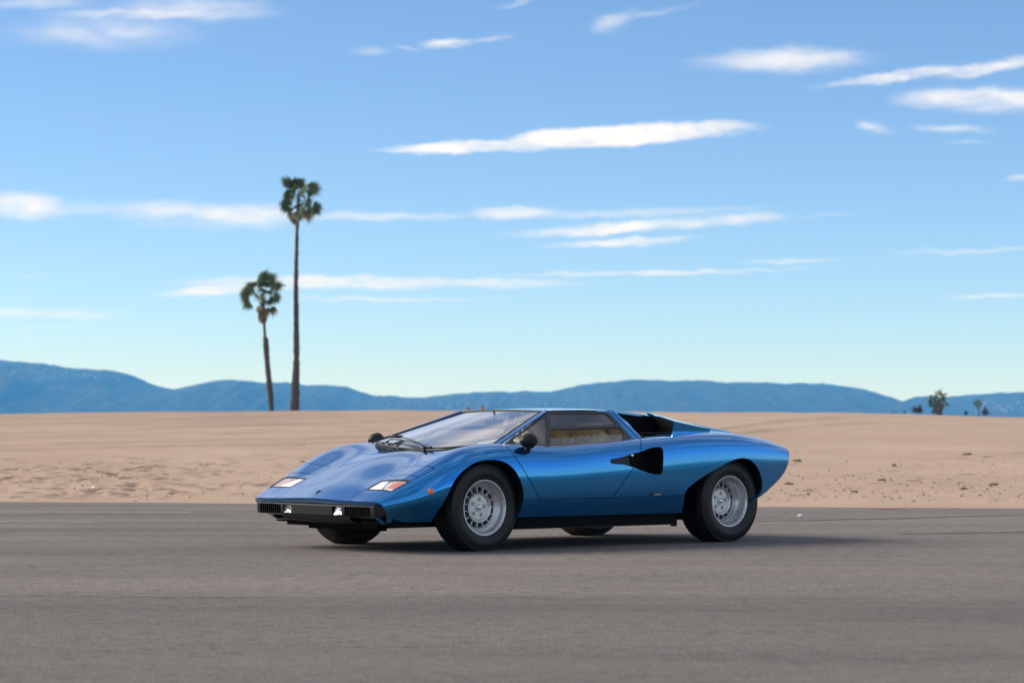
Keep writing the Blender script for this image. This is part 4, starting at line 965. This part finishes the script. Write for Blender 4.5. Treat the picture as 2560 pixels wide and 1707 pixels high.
def fan_mesh(seed, pet, blade, n=24, spread=105, fold=.35, droop=.5):
    """fan palm leaf growing along +X: petiole, pleated blade of separate leaflets"""
    r = random.Random(seed); V = []; Fc = []
    def quad_strip(path, widths, nrm):
        k0 = len(V)
        for p, w, (a) in zip(path, widths, nrm): V.append(p-a*w); V.append(p+a*w)
        for i in range(len(path)-1): Fc.append((k0+2*i, k0+2*i+1, k0+2*i+3, k0+2*i+2))
    # petiole, two crossed strips
    P = [Vector((pet*t, 0, -.10*pet*t*t)) for t in (0,.35,.7,1.0)]
    for a in (Vector((0,1,0)), Vector((0,0,1))): quad_strip(P, [.030*blade,.022*blade,.018*blade,.016*blade], [a]*4)
    c = P[-1]
    for i in range(n):
        f = (i/(n-1))*2-1; a = R(spread)*f*(1+.05*r.uniform(-1,1)); ln = blade*(1-.28*abs(f)**2.2)*r.uniform(.88,1.06)
        d = Vector((math.cos(a), math.sin(a), 0)); side = Vector((-math.sin(a), math.cos(a), 0)); up = Vector((0,0,1))
        path = []; dr = droop*r.uniform(.7,1.4)
        for t in (0,.3,.55,.78,1.0):
            lift = fold*ln*t*abs(f)*.35
            bend = dr*ln*max(0, t-.45)**2*1.6
            path.append(c+d*ln*(t-(.10*dr*max(0,t-.5)))+up*(lift-bend)+side*r.uniform(-.01,.01)*ln)
        tw = (side+up*(.45 if i % 2 else -.45)).normalized()
        quad_strip(path, [.010*ln,.070*ln,.082*ln,.046*ln,.004*ln], [tw]*5)
    me = bpy.data.meshes.new('frond'); me.from_pydata([tuple(v) for v in V], [], Fc); me.update(); return me
FANS = [fan_mesh(s, p, .80, 18, 100, .5, d) for s, p, d in ((1,.95,.3),(2,.62,.5),(3,1.05,.8),(4,.85,1.2))]
DEAD = [fan_mesh(s, .85, .95, 12, 26, .2, .6) for s in (11,12,13)]
def fans_with(mset, mt):
    o = []
    for me in mset:
        q = me.copy(); q.materials.clear(); q.materials.append(mt); o.append(q)
    return o
FG, FY, FD = fans_with(FANS, M['frond']), fans_with(FANS, M['frond_mid']), fans_with(DEAD, M['dead_frond'])
def frond(parent, me, loc, azi, pit, roll, sc):
    o = bpy.data.objects.new('frond', me); link(o, parent)
    o.matrix_local = Matrix.Translation(loc) @ Matrix.Rotation(azi, 4, 'Z') @ Matrix.Rotation(-pit, 4, 'Y') @ Matrix.Rotation(roll, 4, 'X') @ Matrix.Scale(sc, 4); return o
def palm(pxs, widths, Y, label, crown_r, n_green, n_mid, n_dead, seed, dead_drop=1.0, name='palm_tree'):
    """pxs: trunk line as photo positions from foot to crown; widths in metres"""
    r = random.Random(seed); pts = [at_px(u, v, Y) for u, v in pxs]; base = pts[0].copy()
    root = empty(name, base); tag(root, label, 'palm tree')
    P = [np.array(p-base) for p in pts]; z = np.array([p[2] for p in P]); bm = bmesh.new(); seg = 14; rings = []
    zs = np.linspace(-1.2, z[-1]+.25, int((z[-1]+1.4)/.16)+2)
    for i, zz in enumerate(zs):
        cx = np.interp(zz, z, [p[0] for p in P]); wd = np.interp(zz, z, widths)/2*(1+.09*r.uniform(-1,1)+.02*math.sin(i*2.3))
        rings.append([bm.verts.new((cx+wd*(1+.13*r.uniform(-1,1))*math.cos(2*math.pi*k/seg), wd*(1+.13*r.uniform(-1,1))*math.sin(2*math.pi*k/seg), zz)) for k in range(seg)])
    for i in range(len(rings)-1):
        for k in range(seg): bm.faces.new((rings[i][k], rings[i][(k+1) % seg], rings[i+1][(k+1) % seg], rings[i+1][k]))
    bm.faces.new(rings[-1]); obj_bm('trunk', bm, M['trunk'], root)
    top = Vector(P[-1]); k_ = crown_r/1.75
    for i in range(n_green):
        f = (i+.5)/n_green; pit = R(82-120*f**.95+r.uniform(-12,12)); azi = i*2.39996+r.uniform(-.3,.3)
        frond(root, FG[r.choice((0,1,2,2,3))], top+Vector((0,0,.18*(1-f)*k_)), azi, pit, r.choice((-1,1))*r.uniform(.35,1.35), k_*r.uniform(.66,1.10))
    for i in range(n_mid):
        frond(root, FY[r.randint(2,3)], top-Vector((0,0,.1*k_)), i*2.4+.8, R(r.uniform(-66,-35)), r.uniform(-1.2,1.2), k_*r.uniform(.75,.95))
    for i in range(n_dead):
        frond(root, FD[i % 3], top-Vector((0,0,.15*k_)), i*2.1+r.uniform(0,1), R(r.uniform(-88,-74)), r.uniform(-1,1), k_*r.uniform(.7,1.05)*dead_drop)
    return root
palm([(737,1032),(739,960),(741,905),(741,850),(740,700),(742,600),(744,540),(746,500)], [.68,.60,.46,.44,.33,.27,.24,.24], 180,
     'tall slender fan palm, its crown far above its shorter neighbour', 2.05, 24, 4, 4, 5)
palm([(679,1032),(677,1000),(672,950),(666,880),(664,846),(662,840),(660,800),(657,742)], [.40,.40,.42,.40,.40,.20,.19,.22], 180,
     'short fan palm with a thick lower trunk and thin upper stem', 1.85, 20, 4, 5, 9)
palm([(2348.5,1040),(2348,1020),(2347.5,1001)], [1.0,.95,.6], 400, 'squat shaggy fan palm on the sand crest among low shrubs', 1.95, 26, 6, 4, 21)
palm([(2446.2,1046),(2446,1030),(2445.6,1010)], [.22,.2,.2], 400, 'small thin-stemmed palm with a round crown beyond the sand crest', 0.85, 18, 3, 3, 33)
def shrub(u, v, rp, Y, label, seed, hfac=1.0):
    r = random.Random(seed); base = at_px(u, v, Y); rad = rp/F_PX*Y; root = empty('shrub', base); tag(root, label, 'shrub', 'low shrubs along the sand crest')
    bm = bmesh.new()
    for i in range(380):
        d = Vector((r.gauss(0,1), r.gauss(0,1), abs(r.gauss(0,1))*hfac)); d.normalize(); p = d*rad*r.uniform(.35,1.0)*(1+.2*math.sin(5*d.x+seed)); p.z *= 1.25*hfac
        a = Vector((r.gauss(0,1), r.gauss(0,1), r.gauss(0,1))).normalized(); b = a.cross(Vector((r.gauss(0,1), r.gauss(0,1), r.gauss(0,1)))).normalized(); l = rad*r.uniform(.14,.28)
        bm.faces.new([bm.verts.new(p-a*l), bm.verts.new(p+b*l*.35), bm.verts.new(p+a*l), bm.verts.new(p-b*l*.35)])
    obj_bm('foliage', bm, M['shrub'], root)
    bm = bmesh.new()
    for k in range(5): add_tube(bm, [(0,0,-.6),(r.uniform(-.4,.4)*rad, r.uniform(-.4,.4)*rad, rad*.7)], [.05,.02], 5)
    obj_bm('stem', bm, M['trunk'], root)
for i, (u, v, rp, lb, hf) in enumerate([(2295,1031,15,'broadest rounded shrub standing apart near the squat shaggy palm',1.05),(2336,1032,8,'small shrub tucked against the foot of the squat shaggy palm',1.6),(2463.5,1036,11,'rounded shrub beside the small thin-stemmed palm',1.3),(2415,1035,6,'tiny shrub between the squat palm and the thin-stemmed palm',1.2),(2262,1031,4,'very low leafy tuft on the crest next to the broadest shrub',.8),(2233,1031,3,'lowest tuft on the crest farthest from the palms',.8)]):
    shrub(u, v, rp, 400, lb, 50+i, hf)

# ------------------------------------------------------------------ small things
M['wood'] = mat('weathered_post_wood', (.45,.30,.16), .8)
nb = NB(M['wood']); nb.l(nb.ramp(nb.noise(nb.coord((8,8,1)), 3, 4), [(.3,(.36,.23,.12)),(.7,(.52,.37,.21))]), nb.b.inputs['Base Color'])
M['post_cap'] = mat('post_cap', (.16,.15,.14), .6)
for u, v0, w, lb in ((1171, 1017.5, .13, 'shorter tan post stub on the sand crest behind the car roof'), (1206.5, 1015.5, .14, 'taller tan post stub on the sand crest behind the car roof')):
    p = at_px(u, v0, 92); bm = bmesh.new(); h = .75; add_box(bm, (0,0,-h/2-.03), (w,w,h), bev=.012, seg=1); o = obj_bm('post', bm, M['wood']); o.location = p; tag(o, lb, 'post', 'post stubs on the crest')
    bm = bmesh.new(); add_box(bm, (0,0,-.015), (w*1.08,w*1.08,.03), bev=.006, seg=1); obj_bm('cap', bm, M['post_cap'], o)

M['line'] = mat('worn_white_paint', (.5,.5,.5), .7)
nb = NB(M['line']); f = nb.noise(nb.coord((2,6,1)), 5, 6, .7); nb.l(nb.ramp(f, [(.36,(.10,.095,.09)),(.56,(.52,.52,.52))]), nb.b.inputs['Base Color'])
def flat(name, pts, mt, z=.004): o = obj(name, [(x, y, z) for x, y in pts], [tuple(range(len(pts)))], mt); tag(o, kind='structure'); return o
flat('parking_line', [(-16,25.34),(-3.35,25.10),(-3.35,25.24),(-16,25.48)], M['line']); flat('parking_line', [(-16,23.0),(-3.85,22.36),(-3.85,22.46),(-16,23.10)], M['line'])
M['red'] = mat('faded_red_paint', (.30,.09,.09), .8)
nb = NB(M['red']); nb.l(nb.ramp(nb.noise(nb.coord(), 9, 5, .7), [(.4,(.13,.10,.095)),(.6,(.42,.10,.12))]), nb.b.inputs['Base Color'])
def gpx(u, v):
    d = pix_dir(u, v); t_ = -CAM_H/d[2]; return (d[0]*t_, d[1]*t_)
M['mark'] = mat('tyre_mark', (.10,.095,.09), .9, spec=.12)
nb = NB(M['mark']); nb.l(nb.ramp(nb.noise(nb.coord((.6,3,1)), 4, 6, .7), [(.32,(.10,.093,.088)),(.60,(.20,.182,.17))]), nb.b.inputs['Base Color'])
def mark(pts, w):
    P = [gpx(*p) for p in pts]; n = len(P); V = [(x, y-w/2*(.4+.6*math.sin(math.pi*(i+.5)/n)), .004) for i, (x, y) in enumerate(P)]+[(x, y+w/2*(.4+.6*math.sin(math.pi*(i+.5)/n)), .004) for i, (x, y) in enumerate(P)]
    o = obj('tyre_mark', V, [(i, i+1, n+i+1, n+i) for i in range(n-1)], M['mark']); tag(o, kind='structure')
mark([(1880,1303),(1980,1301),(2080,1299),(2180,1297),(2280,1294),(2380,1291),(2480,1289),(2600,1287)], .16)
mark([(2250,1334),(2350,1333),(2450,1331),(2600,1330)], .14)
flat('red_paint_mark', [(4.05,27.02),(4.38,27.00),(4.40,27.33),(4.06,27.36)], M['red'])
M['litter'] = mat('white_litter', (.80,.82,.84), .4)
def scrap(x, y, z, sc, lb, seed):
    r = random.Random(seed); bm = bmesh.new(); n = 7
    top = [bm.verts.new((sc*math.cos(2*math.pi*k/n)*r.uniform(.6,1.1), sc*math.sin(2*math.pi*k/n)*r.uniform(.4,.9), r.uniform(.1,.6)*sc)) for k in range(n)]; c = bm.verts.new((0,0,sc*.75)); b = [bm.verts.new((v_.co.x*.8, v_.co.y*.8, 0)) for v_ in top]
    for k in range(n): bm.faces.new((top[k], top[(k+1) % n], c)); bm.faces.new((b[k], b[(k+1) % n], top[(k+1) % n], top[k]))
    bm.faces.new(b[::-1]); o = obj_bm('litter', bm, M['litter']); o.location = (x, y, z); tag(o, lb, 'litter')
scrap(2.90, 24.32, .002, .042, 'crumpled white scrap lying on the asphalt behind the car', 3)
p_ = (-5.6, 32.4); scrap(p_[0], p_[1], sand_z(*p_)-.004, .035, 'tiny white scrap lying on the footprinted sand', 5)
M['stone'] = mat('dark_beach_stone', (.16,.12,.09), .9)
nb = NB(M['stone']); oi = nb.n('ShaderNodeObjectInfo'); nb.l(nb.ramp(oi.outputs['Random'], [(.0,(.09,.07,.055)),(1.0,(.24,.17,.11))]), nb.b.inputs['Base Color'])
def rock_mesh(seed):
    bm = bmesh.new(); bmesh.ops.create_icosphere(bm, subdivisions=2, radius=1); r = random.Random(seed)
    for v_ in bm.verts: v_.co *= r.uniform(.75,1.15); v_.co.z *= .6
    bmesh.ops.recalc_face_normals(bm, faces=bm.faces); me = bpy.data.meshes.new('stone'); bm.to_mesh(me); bm.free(); me.materials.append(M['stone']); return me
RK = [rock_mesh(k) for k in range(4)]; rs = random.Random(12)
spots = [(4.9,41.5,.075),(6.25,39.6,.055),(7.9,36.2,.05),(5.2,34.0,.05),(6.6,33.2,.06),(8.3,31.4,.06),(4.4,31.0,.04),(7.2,30.2,.05),(3.8,33.2,.05),(5.9,31.6,.045),(-2.7,34.6,.04),(-4.2,37.4,.045),(-3.5,40.5,.05),(-4.4,31.2,.04),(4.6,44.0,.06),(8.2,43.6,.07)]
for x, y, s_ in spots:
    o = bpy.data.objects.new('stone', RK[rs.randint(0,3)]); link(o); o.location = (x, y, sand_z(x, y)+s_*.15); o.scale = (s_*rs.uniform(.8,1.6), s_, s_*.8); o.rotation_euler = (0,0,rs.uniform(0,6)); tag(o, 'small dark brown stone lying on the bare sand slope', 'stone', 'stones scattered over the sand')
def scatter(name, n, fx, fy, fz, smin, smax, label, mt):
    V = []; Fc = []; b = [(1,0,0),(0,1,0),(-1,0,0),(0,-1,0),(0,0,.9),(0,0,-.4)]; tri = [(0,1,4),(1,2,4),(2,3,4),(3,0,4),(1,0,5),(2,1,5),(3,2,5),(0,3,5)]
    for i in range(n):
        x, y = fx(), fy(); z = fz(x, y); s_ = rs.uniform(smin, smax); k = len(V); a = rs.uniform(0,6)
        for q in b: V.append((x+s_*(q[0]*math.cos(a)-q[1]*math.sin(a))*rs.uniform(.6,1.3), y+s_*(q[0]*math.sin(a)+q[1]*math.cos(a))*rs.uniform(.6,1.2), z+s_*q[2]*.8))
        Fc += [(k+a_, k+b_, k+c_) for a_, b_, c_ in tri]
    o = obj(name, V, Fc, mt); tag(o, label, kind='stuff')
M['grit'] = mat('dark_grit', (.05,.045,.04), .9)
scatter('sand_grit', 900, lambda: rs.choice((rs.uniform(3,9.5), rs.uniform(-10,9.5))), lambda: 28.6+abs(rs.gauss(0,6)), lambda x, y: sand_z(x, y) if y < 60 else -1, .008, .028, 'dark grit and shell bits on the sand', M['stone'])
scatter('asphalt_grit', 170, lambda: rs.uniform(-6,6), lambda: rs.uniform(8.5,28), lambda x, y: .002, .002, .007, 'loose dark grit on the asphalt', M['grit'])

# houses on the far hills, too far off to tell apart
M['house'] = mat('pale_house_wall', (.42,.40,.38), .8); V = []; Fc = []
hr = random.Random(8); gz = HZ; bands = [((20,175),(912,945),34),((930,1260),(990,1022),70),((1440,1560),(985,1015),5),((2440,2560),(1005,1036),22),((150,330),(935,985),6),((1270,1420),(985,1015),8)]
Jx = hx
for (u0, u1), (v0, v1), n in bands:
    for i in range(n):
        u, v = hr.uniform(u0,u1), hr.uniform(v0,v1); d = pix_dir(u, v)
        for ti in range(2, 36):
            Yh = 8000+ht[ti]*1900; x = d[0]/d[1]*Yh; z = CAM_H+d[2]/d[1]*Yh
            zz = np.interp(x, Jx, HZ[ti])
            if zz >= z:
                w, dp, hgt = hr.uniform(3,8), hr.uniform(4,8), hr.uniform(1.5,3.2); k = len(V)
                for a in (-1,1):
                    for b in (-1,1):
                        for c in (-6,1): V.append((x+a*w/2, Yh-20+b*dp/2, zz+c*hgt))
                Fc += [(k+q[0],k+q[1],k+q[2],k+q[3]) for q in ((0,1,3,2),(4,6,7,5),(0,4,5,1),(2,3,7,6),(1,5,7,3))]
                break
o = obj('hillside_houses', V, Fc, M['house']); tag(o, 'pale specks of houses spread over the far hillsides', kind='stuff')
